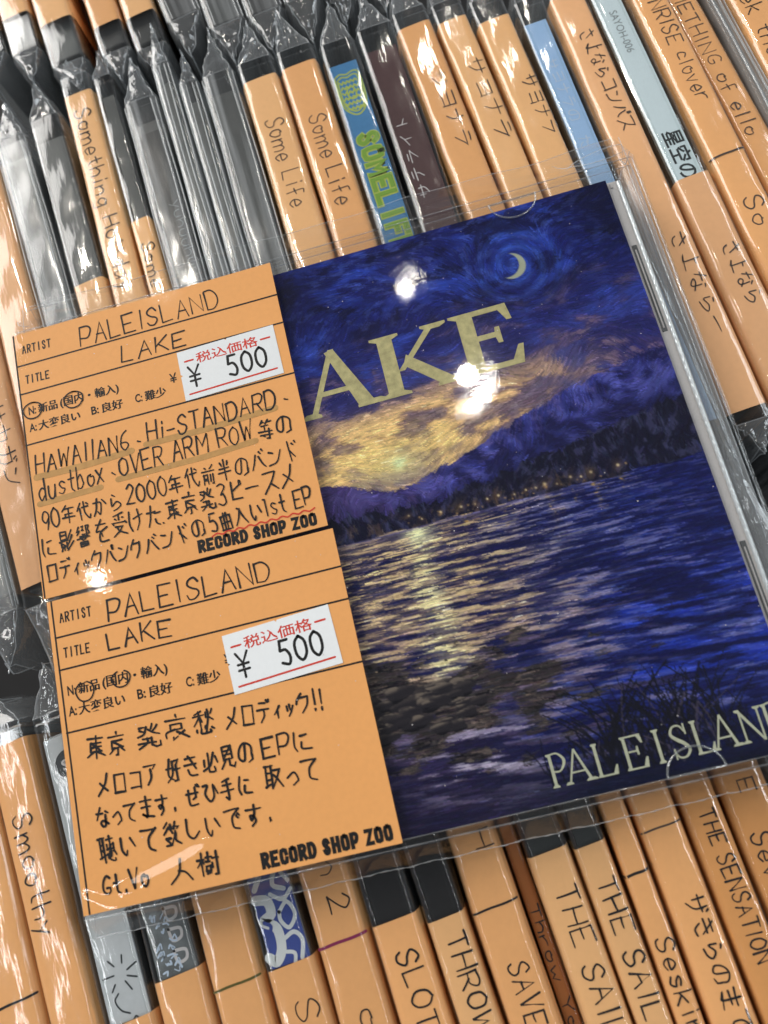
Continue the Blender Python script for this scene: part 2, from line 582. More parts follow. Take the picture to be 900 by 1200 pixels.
def hand(mb, text, x0, y0, x1, y1, h, tf, w=0.5, jit=0.28, seed=0, slant=0.0, rise=0.0):
    """handwriting along the line (x0,y0)-(x1,y1); y is up, h is the letter height"""
    rr = random.Random(seed + len(text) * 31)
    tot = sum(advance(c) for c in text)
    d = np.array((x1 - x0, y1 - y0), float); Ld = np.linalg.norm(d); d /= Ld
    up = np.array((-d[1], d[0]))
    k = Ld / tot
    cur = 0.0
    for ch in text:
        a = advance(ch)
        if ch != ' ':
            gw = a * k * (0.74 if ord(ch) < 128 else 0.78)
            if ch in 'iIl1.,!': gw = a * k * 0.6
            hh = h * rr.uniform(0.92, 1.06)
            base = rr.uniform(-0.05, 0.05) * h
            rot = rr.uniform(-0.05, 0.05)
            for sm, p in glyph(ch):
                pj = [(px + rr.uniform(-jit, jit), py + rr.uniform(-jit, jit)) for px, py in p]
                if sm: pj = catmull(pj)
                elif len(pj) == 2:           # a slightly bowed straight stroke
                    mx = (pj[0][0] + pj[1][0]) / 2 + rr.uniform(-jit, jit) * .8
                    my = (pj[0][1] + pj[1][1]) / 2 + rr.uniform(-jit, jit) * .8
                    pj = catmull([pj[0], (mx, my), pj[1]], 3)
                q = []
                for px, py in pj:
                    gx = px / 10 * gw; gy = (10 - py) / 10 * hh + base
                    gx += gy * slant + rot * -gy; gy += rot * (gx - gw / 2)
                    v = np.array((x0, y0)) + d * (cur + (a * k - gw) / 2 + gx) + up * (gy)
                    q.append(v)
                mb.ribbon(q, w * rr.uniform(0.8, 1.2), tf, w * rr.uniform(0.5, 1.0))
        cur += a * k


FONTCACHE = {}
def printed(mb, text, x0, y0, x1, y1, h, tf, bold=0.0):
    """typeset words: the outline of the built-in font laid on the line, stretched to its length"""
    key = (text, bold)
    if key not in FONTCACHE:
        c = bpy.data.curves.new('type', 'FONT'); c.body = text; c.size = 1.0; c.offset = bold
        c.resolution_u = 3
        o = bpy.data.objects.new('type', c); COL.objects.link(o)
        bpy.context.view_layer.update()
        dg = bpy.context.evaluated_depsgraph_get()
        me = bpy.data.meshes.new_from_object(o.evaluated_get(dg))
        V = np.array([v.co[:2] for v in me.vertices]); F = [tuple(p.vertices) for p in me.polygons]
        bpy.data.objects.remove(o); bpy.data.curves.remove(c); bpy.data.meshes.remove(me)
        FONTCACHE[key] = (V, F)
    V, F = FONTCACHE[key]
    mn, mx = V.min(0), V.max(0)
    d = np.array((x1 - x0, y1 - y0), float); Ld = np.linalg.norm(d); d /= Ld
    up = np.array((-d[1], d[0]))
    sx = Ld / (mx[0] - mn[0]); sy = h / (mx[1] - mn[1])
    lift = mb.z; mb.z += 0.0002
    vs = []
    for v in V:
        p = np.array((x0, y0)) + d * (v[0] - mn[0]) * sx + up * (v[1] - mn[1]) * sy
        vs.append(tf(p[0], p[1], lift))
    mb.add(vs, F)


def block(p, words, x0, y0, x1, y1, h, tf, wk=.25, fit=.94):
    """heavy condensed capitals"""
    d = np.array((x1 - x0, y1 - y0), float); Ld = np.linalg.norm(d); d /= Ld; up = np.array((-d[1], d[0]))
    tot = sum(.55 if c == ' ' else 1.0 for c in words)
    k = Ld / tot
    w = wk * h
    cur = 0.0
    for ch in words:
        if ch == ' ':
            cur += .55 * k; continue
        gw = k * fit - w
        for sm, pts in glyph(ch):
            if ch == 'S': pts = [(9, 2), (7, 0), (3, 0), (1, 2), (3, 4.4), (7, 5.6), (9, 8), (7, 10), (3, 10), (1, 8)]
            if ch == 'C': pts = [(10, 3), (9, 0.6), (5, 0), (1, .6), (0, 3), (0, 7), (1, 9.4), (5, 10), (9, 9.4), (10, 7)]
            if ch == 'O': pts = [(5, 0), (1, .6), (0, 3), (0, 7), (1, 9.4), (5, 10), (9, 9.4), (10, 7), (10, 3), (9, .6), (5, 0)]
            q = [np.array((x0, y0)) + d * (cur + (k - gw) / 2 + px / 10 * gw) + up * (w / 2 + (10 - py) / 10 * (h - w)) for px, py in pts]
            p.ribbon(catmull(q, 4) if sm and ch not in 'OC' else q, w, tf, None, True)
        cur += k


def shop_name(p, x0, y0, x1, y1, h, tf):
    block(p, 'RECORD SHOP ZOO', x0, y0, x1, y1, h, tf)


# ------------------------------------------------------------------ the bin floor under the discs
fl = MB(); fl.box(-260, 420, -420, 330, -6, 0)
flo = fl.build('floor', M['floor']); flo['kind'] = 'structure'; flo['label'] = 'black floor of the record bin under the discs'

# ------------------------------------------------------------------ filed discs: sleeve + case + title strip
CASE_T, STRIP_T, FILM_T = 140.9, 141.5, 141.8
GRP = 'sleeved CDs filed spine up in the bin'
rnd = random.Random(3)


def crown(t):
    """drop of a folded strip at |t| = 0 centre .. 1 edge"""
    t = min(1.0, abs(t))
    return 2.2 * (1 - (1 - t ** 5.0) ** (1 / 4.2))


def profile(w, top, depth, n=9, m=3):
    pts = [(-w / 2, top - 2.2 - depth * (1 - i / m)) for i in range(m)]
    for i in range(n + 1):
        a = -1 + 2 * i / n
        a = math.copysign(abs(a) ** 0.75, a)
        pts.append((a * w / 2, top - crown(a)))
    pts += [(w / 2, top - 2.2 - depth * (i + 1) / m) for i in range(m)]
    return pts


def sleeve_mesh(w, y0, y1, top, rr, flap_hi=0, flap_lo=0):
    """thin film folded over the spine, wobbling a little along its length, gathered to a seam past its ends"""
    prof = profile(w, top, 38, 10, 3)
    ph = [rr.uniform(0, 6.28) for _ in range(8)]
    rows = []
    ny = 46
    for i in range(ny + 1):
        y = y0 + (y1 - y0) * i / ny
        row = []
        for (x, z) in prof:
            wb = 0.06 * math.sin(y * 0.16 + ph[0] + x * .3) + 0.07 * math.sin(y * 0.37 + ph[1] - x * .5) + 0.05 * math.sin(y * .9 + ph[2] + x)
            wx = 0.12 * math.sin(y * 0.11 + ph[3]) + 0.06 * math.sin(y * 0.45 + ph[4] + z)
            row.append((x * (1 + 0.012 * math.sin(y * .21 + ph[5])) + wx * (1 if abs(x) > w * .3 else .3), y, z + min(wb, 0.12) - 0.04))
        rows.append(row)
    mb = MB(); mb.grid(rows)
    return mb, prof, rows


def flap_mesh(w, yend, sign, length, top, rr):
    prof = profile(w, top, 30, 8, 4)
    nu = 8
    rows = []
    skew = rr.uniform(-0.45, 0.45); lean = rr.uniform(-2.5, 1.5)
    for i in range(nu + 1):
        u = i / nu
        k = max(0.02, (1 - u) ** rr.uniform(0.7, 1.0)) if i < nu else 0.02
        row = []
        for j, (x, z) in enumerate(prof):
            a = 0 if i == 0 else 0.5 * (0.4 + u * .6)
            hgt = (z - top)
            yy = yend + sign * length * u * (1 + 0.10 * math.sin(j * 1.3 + i)) + sign * (hgt * -0.06 * u)
            row.append((x * k + skew * w * u * .5 + rr.uniform(-a, a) * (0.35 + k), yy + rr.uniform(-a, a) * .9,
                        z + lean * u + rr.uniform(-a, a) * 1.1 - (0.8 * u if abs(x) > w * .3 else 0)))
        rows.append(row)
    mb = MB(); mb.grid(rows); mb.rows = rows
    # the bright welded edge along the gathered end
    end = rows[-1]
    return mb, [r[len(r) // 2] for r in rows], end


def sleeved_cd(label, xl, xr, yref, ang, yc, drop=0.0, tray='tray_dark', strip=None, spine=None, texts=(), lines=(), flap_hi=0, flap_lo=0,
               extra=None, len_=125.0):
    """one filed disc. xl, xr: its edges at y = yref; texts: (words, y start, y end, height, x offset, pen, material, on)"""
    a = math.radians(ang)
    xm = (xl + xr) / 2 + (yref - yc) * math.tan(a)
    w = (xr - xl) * math.cos(a)
    t = thing('sleeved_cd', label, 'CD', (xm, yc, -drop), a, GRP)
    hl = len_ / 2
    cw = w - 0.7
    c = MB(); c.box(-cw / 2, cw / 2, -hl, hl, 0.3 + drop, CASE_T, 0.7)
    # the lid edge and the hinge ridge that run along a jewel case spine
    if w > 7.5:
        c.box(-cw / 2 + 1.5, -cw / 2 + 1.75, -hl + 3, hl - 3, CASE_T - 3, CASE_T - 0.72)
        c.box(cw / 2 - 1.75, cw / 2 - 1.5, -hl + 3, hl - 3, CASE_T - 3, CASE_T - 0.72)
    c.build('case', M['case'], t)
    tr = MB(); tr.box(-cw / 2 + 1.0, cw / 2 - 1.0, -hl + 3.5, hl - 3.5, 2 + drop, CASE_T - (1.6 if spine is None else 2.4), 0.5)
    tr.build('tray', M[tray], t)
    sm = {}
    if spine is not None:
        for (mat, ya, yb) in spine:
            p = MB(); p.box(-cw / 2 + 0.95, cw / 2 - 0.95, ya - yc, yb - yc, CASE_T - 1.3, CASE_T - 0.9, 0.15)
            sm['spine'] = p.build('spine_label', M[mat], t)
    if strip is not None:
        mat, ya, yb = strip
        prof = profile(w - 0.35, STRIP_T, 26, 12, 2)
        rows = []
        ph = rnd.uniform(0, 6)
        for i in range(13):
            y = (ya + (yb - ya) * i / 12) - yc
            rows.append([(x + 0.05 * math.sin(y * .2 + ph + z), y + (0.35 * (x / w) * (1 if i in (0, 12) else 0)), z + 0.05 * math.sin(y * .13 + ph)) for x, z in prof])
        p = MB(); p.grid(rows)
        sm['strip'] = p.build('title_strip', M['apricot' if mat == 'orange' else mat], t, True)
        ws = w - 0.35

        def tf_strip(x, y, lift, ws=ws):
            return (x, y, STRIP_T - crown(2 * x / ws) + 0.09 + lift)
    def tf_spine(x, y, lift):
        return (x, y, CASE_T - 0.86 + lift)
    groups = {}
    if any(x[6] == 'green' for x in texts):
        groups[('spine', 'green')] = MB(); groups[('spine', 'green')].z = .05
    for tx in texts:
        words, ya, yb, hgt, xo, pen, mat, on, kind = tx
        tf = tf_strip if on == 'strip' else tf_spine
        mb = groups.setdefault((on, mat), MB())
        # read from the upper end downward: letters stand towards +x
        if kind == 'hand':
            hand(mb, words, xo - hgt / 2, ya - yc, xo - hgt / 2, yb - yc, hgt, tf, pen, 0.3, hash_(words) + int(xl))
        elif kind == 'block':
            block(mb, words, xo - hgt / 2, ya - yc, xo - hgt / 2, yb - yc, hgt, tf, pen, 1.02 if mat == 'lime' else .9)
        elif kind == 'up':
            hand(mb, words, xo + hgt / 2, ya - yc, xo + hgt / 2, yb - yc, hgt, tf, pen, 0.1, hash_(words))
        else:
            printed(mb, words, xo - hgt / 2, ya - yc, xo - hgt / 2, yb - yc, hgt, tf, pen)
    for (y, pen, mat, on) in lines:
        tf = tf_strip if on == 'strip' else tf_spine
        mb = groups.setdefault((on, mat), MB())
        e = w * .45
        mb.ribbon(catmull([(-e, y - yc - .25), (-e * .3, y - yc + .05), (e * .4, y - yc + .1), (e, y - yc + .3)], 4), pen, tf)
    if extra:
        extra(groups, tf_spine, yc)
    for (on, mat), mb in groups.items():
        mb.build('lettering', M[mat], sm.get(on, t))
    sw = w - 0.02
    mb, prof, rows = sleeve_mesh(sw, -hl - 0.8, hl + 0.8, FILM_T, rnd)
    sl = mb.build('sleeve', M['film_bare' if strip is None and tray != 'bag' and (spine is None or spine[0][0] in ('smoke', 'black')) else 'film'], t, True)
    if sl.data.materials[0] == M['film_bare']:
        cr = MB()
        for sx_ in (-sw / 2 + .5, -sw / 2 + 2.1, sw / 2 - 1.6, sw / 2 - .45):
            cr.tube([(sx_ + .12 * math.sin(y * .12 + sx_), y, FILM_T - crown(2 * sx_ / sw) - .06 + .03 * math.sin(y * .3)) for y in np.linspace(-hl, hl, 50)], .11 + .06 * rnd.random(), 5)
        cr.build('film_crease', M['seam'], sl)
    for sgn, L in ((1, flap_hi), (-1, flap_lo)):
        if L:
            fm, ridge, end = flap_mesh(sw, sgn * (hl + 0.8), sgn, L, FILM_T - .1, rnd)
            fo = fm.build('end_flap', M['flap'], sl, rnd.random() < .6)
            sd = MB()
            sd.tube([(p[0], p[1] + sgn * .1, p[2]) for p in end[3:-3]], 0.14, 5)
            for e in (5, len(end) - 6):
                sd.tube([(r[e][0], r[e][1], r[e][2] + .08) for r in fm.rows], [.05 + .08 * rnd.random() for _ in fm.rows], 5)
            sd.tube([(p[0], p[1], p[2] + .06) for p in fm.rows[0][4:-4]], .07, 5)
            sd.build('flap_seam', M['seam'], fo)
    return t


def hash_(s):
    return sum((i + 1) * ord(c) for i, c in enumerate(s)) % 9973


P1, P2, P0 = 20.0, -140.0, 100.0
Y1, Y2 = 2.5, -146.8


def st(words, ya, yb, h, xo=0.3, pen=0.42, mat='ink_soft', on='strip', kind='hand'):
    return (words, ya, yb, h, xo, pen * .86, mat, on, kind)


# ---- middle row
def row1(label, xl, xr, ang, **k):
    k.setdefault('flap_hi', rnd.uniform(9.5, 12.5))
    k.setdefault('flap_lo', rnd.uniform(6, 9))
    dy = k.pop('dy', 0.0)
    return sleeved_cd(label, xl, xr, P1, ang, Y1 + dy, **k)


row1('untitled clear CD whose film end glints left of the orange spine with four katakana', -33.6, -23.2, 7.6, tray='tray_grey', flap_lo=12)
a0_cd = row1('orange spine with four katakana down it, touching the left side of the blue CD case', -22.9, -12.7, 7.4, strip=('peach', 58.5, -55.8),
     texts=[st('サカガン', -9.5, -32, 4.2, 0.4, 0.4, 'ink')], flap_lo=19)
tail = MB()
tail.grid([[(x * (1 - .035 * k), -63.6 - 2.2 * k + .25 * math.sin(x), 134.5 - .35 * k - .12 * x * x) for x in np.linspace(-3.6, 3.8, 9)] for k in range(7)])
tail.build('loose_strip_end', M['tan'], a0_cd, True)
row1('blank orange spine passing under the upper left corner of the cover case', -12.5, -1.3, 6.4, strip=('peach', 59.0, -55.5))
row1('dark untitled CD spine right of the blank orange spine at upper left', -1.0, 8.5, 7.2, tray='tray_grey', spine=[('smoke', 58, -55)], dy=-0.5)
row1('dark CD spine with a short blank orange strip only on its lower half', 8.7, 17.8, 6.0, tray='tray_dark', strip=('tan', 16.2, -50), spine=[('smoke', 62, 16)], dy=2.5)
row1('orange spine handwritten Something Holiday', 18.0, 26.9, 4.5, strip=('tan', 72.6, -52), texts=[st('Something Holiday', 67.5, 10.5, 4.1, 0.2, 0.42, 'ink')], dy=12.5, flap_hi=7)
row1('slim case with the single word Some on a narrow orange strip', 27.0, 32.8, 4.6, strip=('tan', 29.3, -40), spine=[('smoke', 70, 29)], tray='tray_grey', dy=9.5,
     texts=[st('Some', 22.5, 9.0, 3.3, 0.2, 0.36, 'ink')], flap_hi=12)
row1('dark untitled CD spine just right of the slim case marked Some', 33.0, 42.6, 4.3, tray='tray_dark', spine=[('black', 55, -50)], dy=-1.5, flap_hi=13,
     texts=[st('yuhuuhuu', 33, 10, 2.4, 1.8, 0.26, 'greyprint', 'spine')])
row1('slim grey untitled CD standing highest among the bare spines', 42.8, 48.0, 4.0, tray='tray_grey', dy=8, flap_hi=12)
row1('slim clear untitled CD with a thin upright film spike at its end', 48.2, 53.6, 3.8, tray='tray_grey', dy=-0.5, flap_hi=9)
row1('wide grey untitled CD directly left of the first Some Life spine', 53.8, 63.1, 3.4, tray='tray_grey', spine=[('smoke', 60, -50)], dy=-0.5, flap_hi=14)
row1('tan spine handwritten Some Life, next to the bare grey CDs', 63.3, 73.6, 3.0, strip=('tan', 60.0, -56), texts=[st('Some Life', 47.0, 19.5, 4.4, 0.6, 0.36)])
row1('orange spine handwritten Some Life, next to the blue spine', 73.8, 84.3, 3.0, strip=('orange', 60.6, -56), texts=[st('Some Life', 44.5, 16.6, 4.4, 0.6, 0.36)])


def blue_print(groups, tf, yc):
    g = groups.setdefault(('spine', 'lime'), MB())
    Y = lambda y: y - yc
    shield = [(-3.1, 54.2), (-1.6, 55.0), (0, 54.4), (1.6, 55.0), (3.1, 54.2), (3.3, 49), (2.9, 44.8), (1.5, 42.6), (0, 41.8), (-1.5, 42.6), (-2.9, 44.8), (-3.3, 49), (-3.1, 54.2)]
    for k in (1.0, .84):
        g.ribbon(catmull([(x * k, Y(48.4 + (y - 48.4) * k)) for x, y in shield], 3), .42, tf)
    for k in range(6):
        y0 = 43.8 + 1.65 * k
        g.ribbon(catmull([(-2.3 + .5 * j, Y(y0 + (.45 if (j + k) % 2 else -.3))) for j in range(10)], 3), .42, tf)
    g.ribbon(catmull([(1.1 * math.cos(t), Y(48.6 + 1.9 * math.sin(t))) for t in np.linspace(0, 6.28, 12)], 3), .4, tf)


row1('blue spine with a lime crest and fat green letters SOMELIFE', 84.5, 94.3, 2.4, spine=[('blue', 58, -56)], extra=blue_print,
     texts=[('SOMELIFE', 36.4, 0.6, 6.0, 0.3, .30, 'lime', 'spine', 'block'), ('SOMELIFE', 36.4, 0.6, 5.4, 0.3, .20, 'green', 'spine', 'block')], dy=-2)
row1('maroon spine with small white katakana', 94.5, 104.9, 2.2, spine=[('maroon', 59, -56)], texts=[st('サテライト', 13, 38.5, 2.5, -1.2, 0.3, 'whiteprint', 'spine', 'up')], dy=-1)
row1('orange spine handwritten with four katakana, right beside the maroon spine', 105.3, 115.1, 3.6, strip=('orange', 61.8, -56), texts=[st('サヨナラ', 46.5, 22, 3.6, 1.2, 0.34)], dy=1)
row1('orange spine handwritten with four katakana, between two spines of the same title', 115.4, 124.1, 3.8, strip=('tan', 60.0, -56), texts=[st('サヨナラ', 47.0, 21, 3.6, 1.0, 0.34)])
row1('tan spine handwritten with four katakana low down, beside the pale blue spine', 124.4, 133.7, 3.4, strip=('tan', 56.4, -56), texts=[st('サヨナラ', 37.5, 19, 3.3, 2.0, 0.34)], dy=-2.5)
row1('pale blue spine with faint white lettering', 134.0, 142.1, 2.6, spine=[('paleblue', 53, -58)], texts=[st('サヨナラのうた', 41.5, 14, 2.6, 0.1, 0.26, 'faint', 'spine')], dy=-7)
row1('peach spine handwritten with two lines of kana, touching the right of the cover case', 142.3, 151.6, 2.6, strip=('peach', 57.0, -57.9),
     texts=[st('さよならコンパス', 45.5, 14.5, 3.6, 0.9, 0.36), st('さよならー', -13.5, -41, 3.6, 1.4, 0.36, 'ink_soft')])
row1('spine with long ice white label above a peach half, printed with two big kanji', 151.8, 160.9, 2.9, strip=('peach', -1.4, -58.8), spine=[('icewhite', 60, -1.2)],
     texts=[('SAYOH-006', 49.5, 36.5, 1.9, 0.2, 0.0, 'greyprint', 'spine', 'print'), ('星空の', 12.5, -1.0, 4.6, 0.6, 0.02, 'darkprint', 'spine', 'print'),
            st('さよなら', -19.5, -36, 3.8, 1.2, 0.36)])
row1('peach spine handwritten SUNRISE clover with a pen line under it', 161.1, 170.0, 3.3, strip=('orange', 62.0, -58), lines=[(1.6, 0.45, 'ink_soft', 'strip')],
     texts=[st('SUNRISE clover', 54, 16.5, 3.7, 0.9, 0.36), st('So', -10, -18.5, 4.0, 0.2, 0.38)])
row1('peach spine handwritten SOMETHING of, leaning against the dark slim case', 170.3, 177.8, 4.6, strip=('orange', 60, -58), drop=2.0, texts=[st('SOMETHING of ello', 58, 5.5, 3.3, -0.4, 0.36)])
row1('dark slim case between the two right hand peach spines', 177.9, 181.3, 3.6, tray='tray_grey', spine=[('smoke', 58, -58)])
row1('peach spine at the upper right edge handwritten week the b', 181.6, 191.4, 2.6, strip=('orange', 60, -58), texts=[st('Week the b', 50, 17, 3.9, -0.6, 0.38, 'ink')])


# ---- near row
def row2(label, xl, xr, ang, **k):
    k.setdefault('flap_hi', rnd.uniform(6, 8))
    dy = k.pop('dy', 0.0)
    return sleeved_cd(label, xl, xr, P2, ang, Y2 + dy, **k)


row2('orange spine in the lower left corner with only a pen line across it', -27.5, -17.3, 8.0, strip=('orange', -88, -205), lines=[(-137.6, 0.5, 'ink', 'strip')])
row2('orange spine handwritten Smoothy at the lower left', -17.0, -6.8, 8.2, strip=('orange', -87.6, -205), texts=[st('Smoothy', -102.0, -127.0, 4.3, -0.3, 0.42, 'ink')])


def silver_print(groups, tf, yc):
    g = groups.setdefault(('spine', 'darkprint'), MB())
    g.poly([(0.4 + 3.3 * math.cos(t), -94.6 - yc + 3.0 * math.sin(t)) for t in np.linspace(0, 6.28, 30)[:-1]], tf)
    w = groups.setdefault(('spine', 'whiteprint'), MB())
    w.z = 0.05
    printed(w, 'SC', -1.2, -96.0 - yc, 2.6, -95.4 - yc, 2.3, tf, 0.03)
    c = (0.2, -137.0)
    for k, (an, r0, r1) in enumerate(((0.25, 1.5, 3.8), (1.2, 2.0, 3.4), (2.1, 2.0, 3.6), (3.05, 1.5, 3.8), (-0.5, 1.4, 3.4), (-1.2, 1.6, 3.6), (-2.4, 2.2, 3.6))):
        g.ribbon([(c[0] + r0 * math.cos(an), c[1] - yc + r0 * math.sin(an)), (c[0] + r1 * math.cos(an + .06), c[1] - yc + r1 * math.sin(an + .06))], 0.36, tf)
    g.ribbon(catmull([(-1.2, -140.2 - yc), (-2.2, -141.3 - yc), (-1.4, -143.2 - yc), (0.2, -144.2 - yc)]), 0.34, tf)
    g.ribbon(catmull([(0.2, -146.2 - yc), (1.2, -145.0 - yc), (2.2, -146.4 - yc)]), 0.34, tf)


row2('silver white spine with a black oval badge and a sketched sun', -6.5, 4.7, 7.4, spine=[('silver', -88.5, -145.4)], strip=('orange', -145.2, -205), extra=silver_print,
     texts=[('Sly cuts smo', -98, -121, 3.6, 0.9, 0.03, 'darkprint', 'spine', 'print')], flap_hi=10)


def grey_print(groups, tf, yc):
    g = groups.setdefault(('spine', 'faint'), MB())
    rr = random.Random(5)
    for k in range(26):
        x, y = rr.uniform(-3.6, 0.8), rr.uniform(-139, -125) - yc
        g.ribbon(catmull([(x, y), (x + rr.uniform(.2, .9), y + rr.uniform(-.6, .8)), (x + rr.uniform(.2, 1.4), y + rr.uniform(-.8, .4))], 3), rr.uniform(.2, .45), tf)
    h = groups.setdefault(('spine', 'whiteprint'), MB())
    for k in range(3):
        h.ribbon(catmull([(0.2, -127 - yc - 4 * k), (2.6, -127.4 - yc - 4 * k), (2.4, -129 - yc - 4 * k), (.6, -129.2 - yc - 4 * k), (.2, -127 - yc - 4 * k)], 4), 0.6, tf)


row2('spine with a grey speckled metallic label above blank orange card', 5.2, 16.2, 7.0, spine=[('steel', -90, -139.3)], strip=('orange', -139.1, -205), extra=grey_print)
row2('blank orange spine with one olive pen line, left of the blue and white spine', 16.5, 27.4, 5.8, strip=('orange', -88, -205), lines=[(-142.9, 0.45, 'olive', 'strip')])


def graffiti(groups, tf, yc):
    g = groups.setdefault(('spine', 'white'), MB())
    Y = lambda y: y - yc
    g.ribbon(catmull([(-3.4, Y(-122)), (-1.5, Y(-124.5)), (-3.2, Y(-127.2))], 4), 1.1, tf)
    g.ribbon(catmull([(0.2, Y(-121.5)), (1.8, Y(-124.2)), (0.6, Y(-127.2)), (2.6, Y(-128.6))], 4), 0.9, tf)
    g.ribbon(catmull([(3.6, Y(-122)), (2.8, Y(-125)), (3.8, Y(-127.4))], 4), 0.8, tf)
    g.ribbon(catmull([(-0.4, Y(-128.8)), (1.8, Y(-130.4)), (3.9, Y(-129.0))], 4), 0.75, tf)
    g.ribbon(catmull([(0.4, Y(-132.4)), (2.4, Y(-131)), (3.4, Y(-133.6)), (1.6, Y(-135.6)), (0.3, Y(-134)), (0.4, Y(-132.4))], 4), 0.75, tf)
    g.ribbon(catmull([(0.0, Y(-137.2)), (2.2, Y(-136.6)), (3.4, Y(-138.4)), (2.4, Y(-141.4))], 4), 0.8, tf)
    g.ribbon(catmull([(-0.6, Y(-139.4)), (1.2, Y(-140.2)), (0.8, Y(-142))], 4), 0.7, tf)
    g.ribbon(catmull([(-3.6, Y(-129)), (-1.4, Y(-129.8)), (-1.2, Y(-132.2)), (-3.0, Y(-133.2)), (-0.9, Y(-135)), (-1.0, Y(-138.6)), (-2.6, Y(-140.6)), (-3.9, Y(-139.6))], 5), 1.9, tf)
    n = groups.setdefault(('spine', 'navy'), MB()); n.z = 0.06
    n.ribbon(catmull([(-3.0, Y(-133.4)), (-1.9, Y(-134.4)), (-2.9, Y(-135.9))], 4), 0.7, tf)


row2('spine with a navy and white graffiti label above orange card', 27.7, 38.3, 6.4, spine=[('navy', -90, -141.7)], strip=('orange', -141.5, -205), extra=graffiti,
     texts=[st('Su', -147.2, -157, 4.4, 1.2, 0.42, 'ink')])
row2('orange spine with a purple pen line and the figure 2', 38.7, 49.5, 5.3, strip=('orange', -88, -205), lines=[(-139.6, 0.55, 'purple', 'strip')],
     texts=[st('n 2', -124.5, -135.0, 3.8, 1.4, 0.42, 'ink'), st('o', -151, -156, 4.0, 1.2, 0.42, 'ink')])
row2('half black half orange spine handwritten SLOT', 49.8, 60.0, 5.5, spine=[('black', -90, -138.3)], strip=('orange', -137.9, -205), texts=[st('SLOTH', -143, -161, 4.0, 0.6, 0.45, 'ink')])
row2('half black half tan spine handwritten THROW', 60.3, 68.6, 6.0, spine=[('black', -90, -139.8)], strip=('tan', -139.4, -205), texts=[st('THROW', -142.2, -160, 3.8, 0.8, 0.45, 'ink')])
row2('orange spine handwritten SAVE below a dashed pen line', 69.2, 79.1, 5.4, strip=('orange', -88, -205), lines=[(-139.5, 0.4, 'ink', 'strip')],
     texts=[st('H', -125.3, -129.6, 3.6, 2.0, 0.42, 'ink'), st('SAVE', -149.0, -160.5, 4.0, 0.6, 0.45, 'ink')])
row2('sunken narrow brown spine between SAVE and the first THE SAIL', 79.2, 82.6, 5.0, drop=3.0, strip=('shaded', -92, -205), texts=[st('Throw Yo', -141, -163, 1.9, 0.1, 0.32, 'ink')])
row2('tan spine handwritten THE SAIL, nearer the brown sunken spine', 82.6, 91.3, 5.2, spine=[('smoke', -90, -132.6)], strip=('tan', -132.2, -205), texts=[st('THE SAIL', -138.4, -165, 4.0, 0.8, 0.45, 'ink')])
row2('slightly narrower tan spine handwritten THE SAIL, right of its twin', 91.4, 98.3, 4.8, spine=[('smoke', -90, -133)], strip=('tan', -132.6, -205), texts=[st('THE SAIL', -138.4, -163.5, 3.6, 0.6, 0.45, 'ink')])
row2('narrow orange spine handwritten Seskin below a short black line', 98.7, 104.0, 3.8, strip=('orange', -88, -205), lines=[(-139.2, 0.5, 'ink', 'strip')], texts=[st('Seskin', -150, -167, 3.2, 0.5, 0.42, 'ink')])
row2('orange spine handwritten with mixed kana at the lower right', 104.2, 112.9, 4.0, strip=('orange', -88, -205), lines=[(-132.4, 0.35, 'ink_soft', 'strip')], texts=[st('ザきらのまで', -144.5, -168, 3.6, 0.9, 0.42, 'ink')])
row2('orange spine handwritten THE SENSATI at the lower right', 113.1, 120.8, 3.9, strip=('shadow_orange', -88, -205), texts=[st('THE SENSATION', -131, -158, 3.0, 0.5, 0.42, 'ink')])
row2('orange spine at the right edge handwritten Se under the clear sleeve', 121.0, 130.4, 3.8, strip=('shadow_orange', -88, -205), texts=[st('Seven', -136.5, -150, 3.4, -0.8, 0.42, 'ink'), st('E', -127, -130, 3, 0.6, 0.42, 'ink')])
row2('untitled dark CD whose film end shows right of the cover case', 131.0, 141.0, 4.0, tray='tray_dark', spine=[('black', -90, -205)], flap_hi=9)
row2('untitled dark CD in its crumpled bag at the right edge, below the peach spines', 141.3, 151.5, 4.0, tray='tray_dark', spine=[('black', -90, -205)], flap_hi=16, dy=2)


# ---- far row
def row0(label, xl, xr, bot, **k):
    k.setdefault('flap_lo', rnd.uniform(8, 11))
    k.setdefault('ang', 7.0)
    return sleeved_cd(label, xl, xr, P0, k.pop('ang'), bot + 62.5, **k)


row0('sleeved CD cut off by the left edge beside the orange tip in the top corner', -10.4, -0.1, 93, strip=('tan', 210, 105.5), tray='tray_grey', flap_lo=11)
row0('orange tipped spine in the top left corner', 0.2, 9.2, 91, strip=('tan', 210, 104.0), tray='tray_grey')
row0('second orange tipped spine along the top edge, the widest of the four', 9.8, 20.4, 83, strip=('tan', 205, 97.9), tray='tray_grey')
row0('third orange tipped spine along the top edge, beside the brownish gap', 23.8, 32.8, 82, strip=('orange', 200, 91.6), tray='tray_dark')
row0('fourth orange tipped spine along the top edge, next to the black spine', 33.0, 42.4, 80, strip=('tan', 200, 91.3), tray='tray_dark')
row0('black untitled spine right of the orange tips on the top edge', 43.0, 53.6, 86, spine=[('black', 205, 88)], ang=9)
row0('dark untitled spine whose crumpled end hangs left of the first Some Life flap', 53.9, 64.4, 80, tray='tray_dark', spine=[('smoke', 203, 82)], ang=6, flap_lo=12)
row0('dark untitled spine above the first Some Life spine', 64.7, 75.2, 80, tray='tray_dark', spine=[('black', 203, 82)], ang=5, flap_lo=11)
row0('dark untitled spine above the second Some Life spine', 75.5, 86.0, 81, tray='tray_grey', spine=[('smoke', 203, 82)], ang=4)
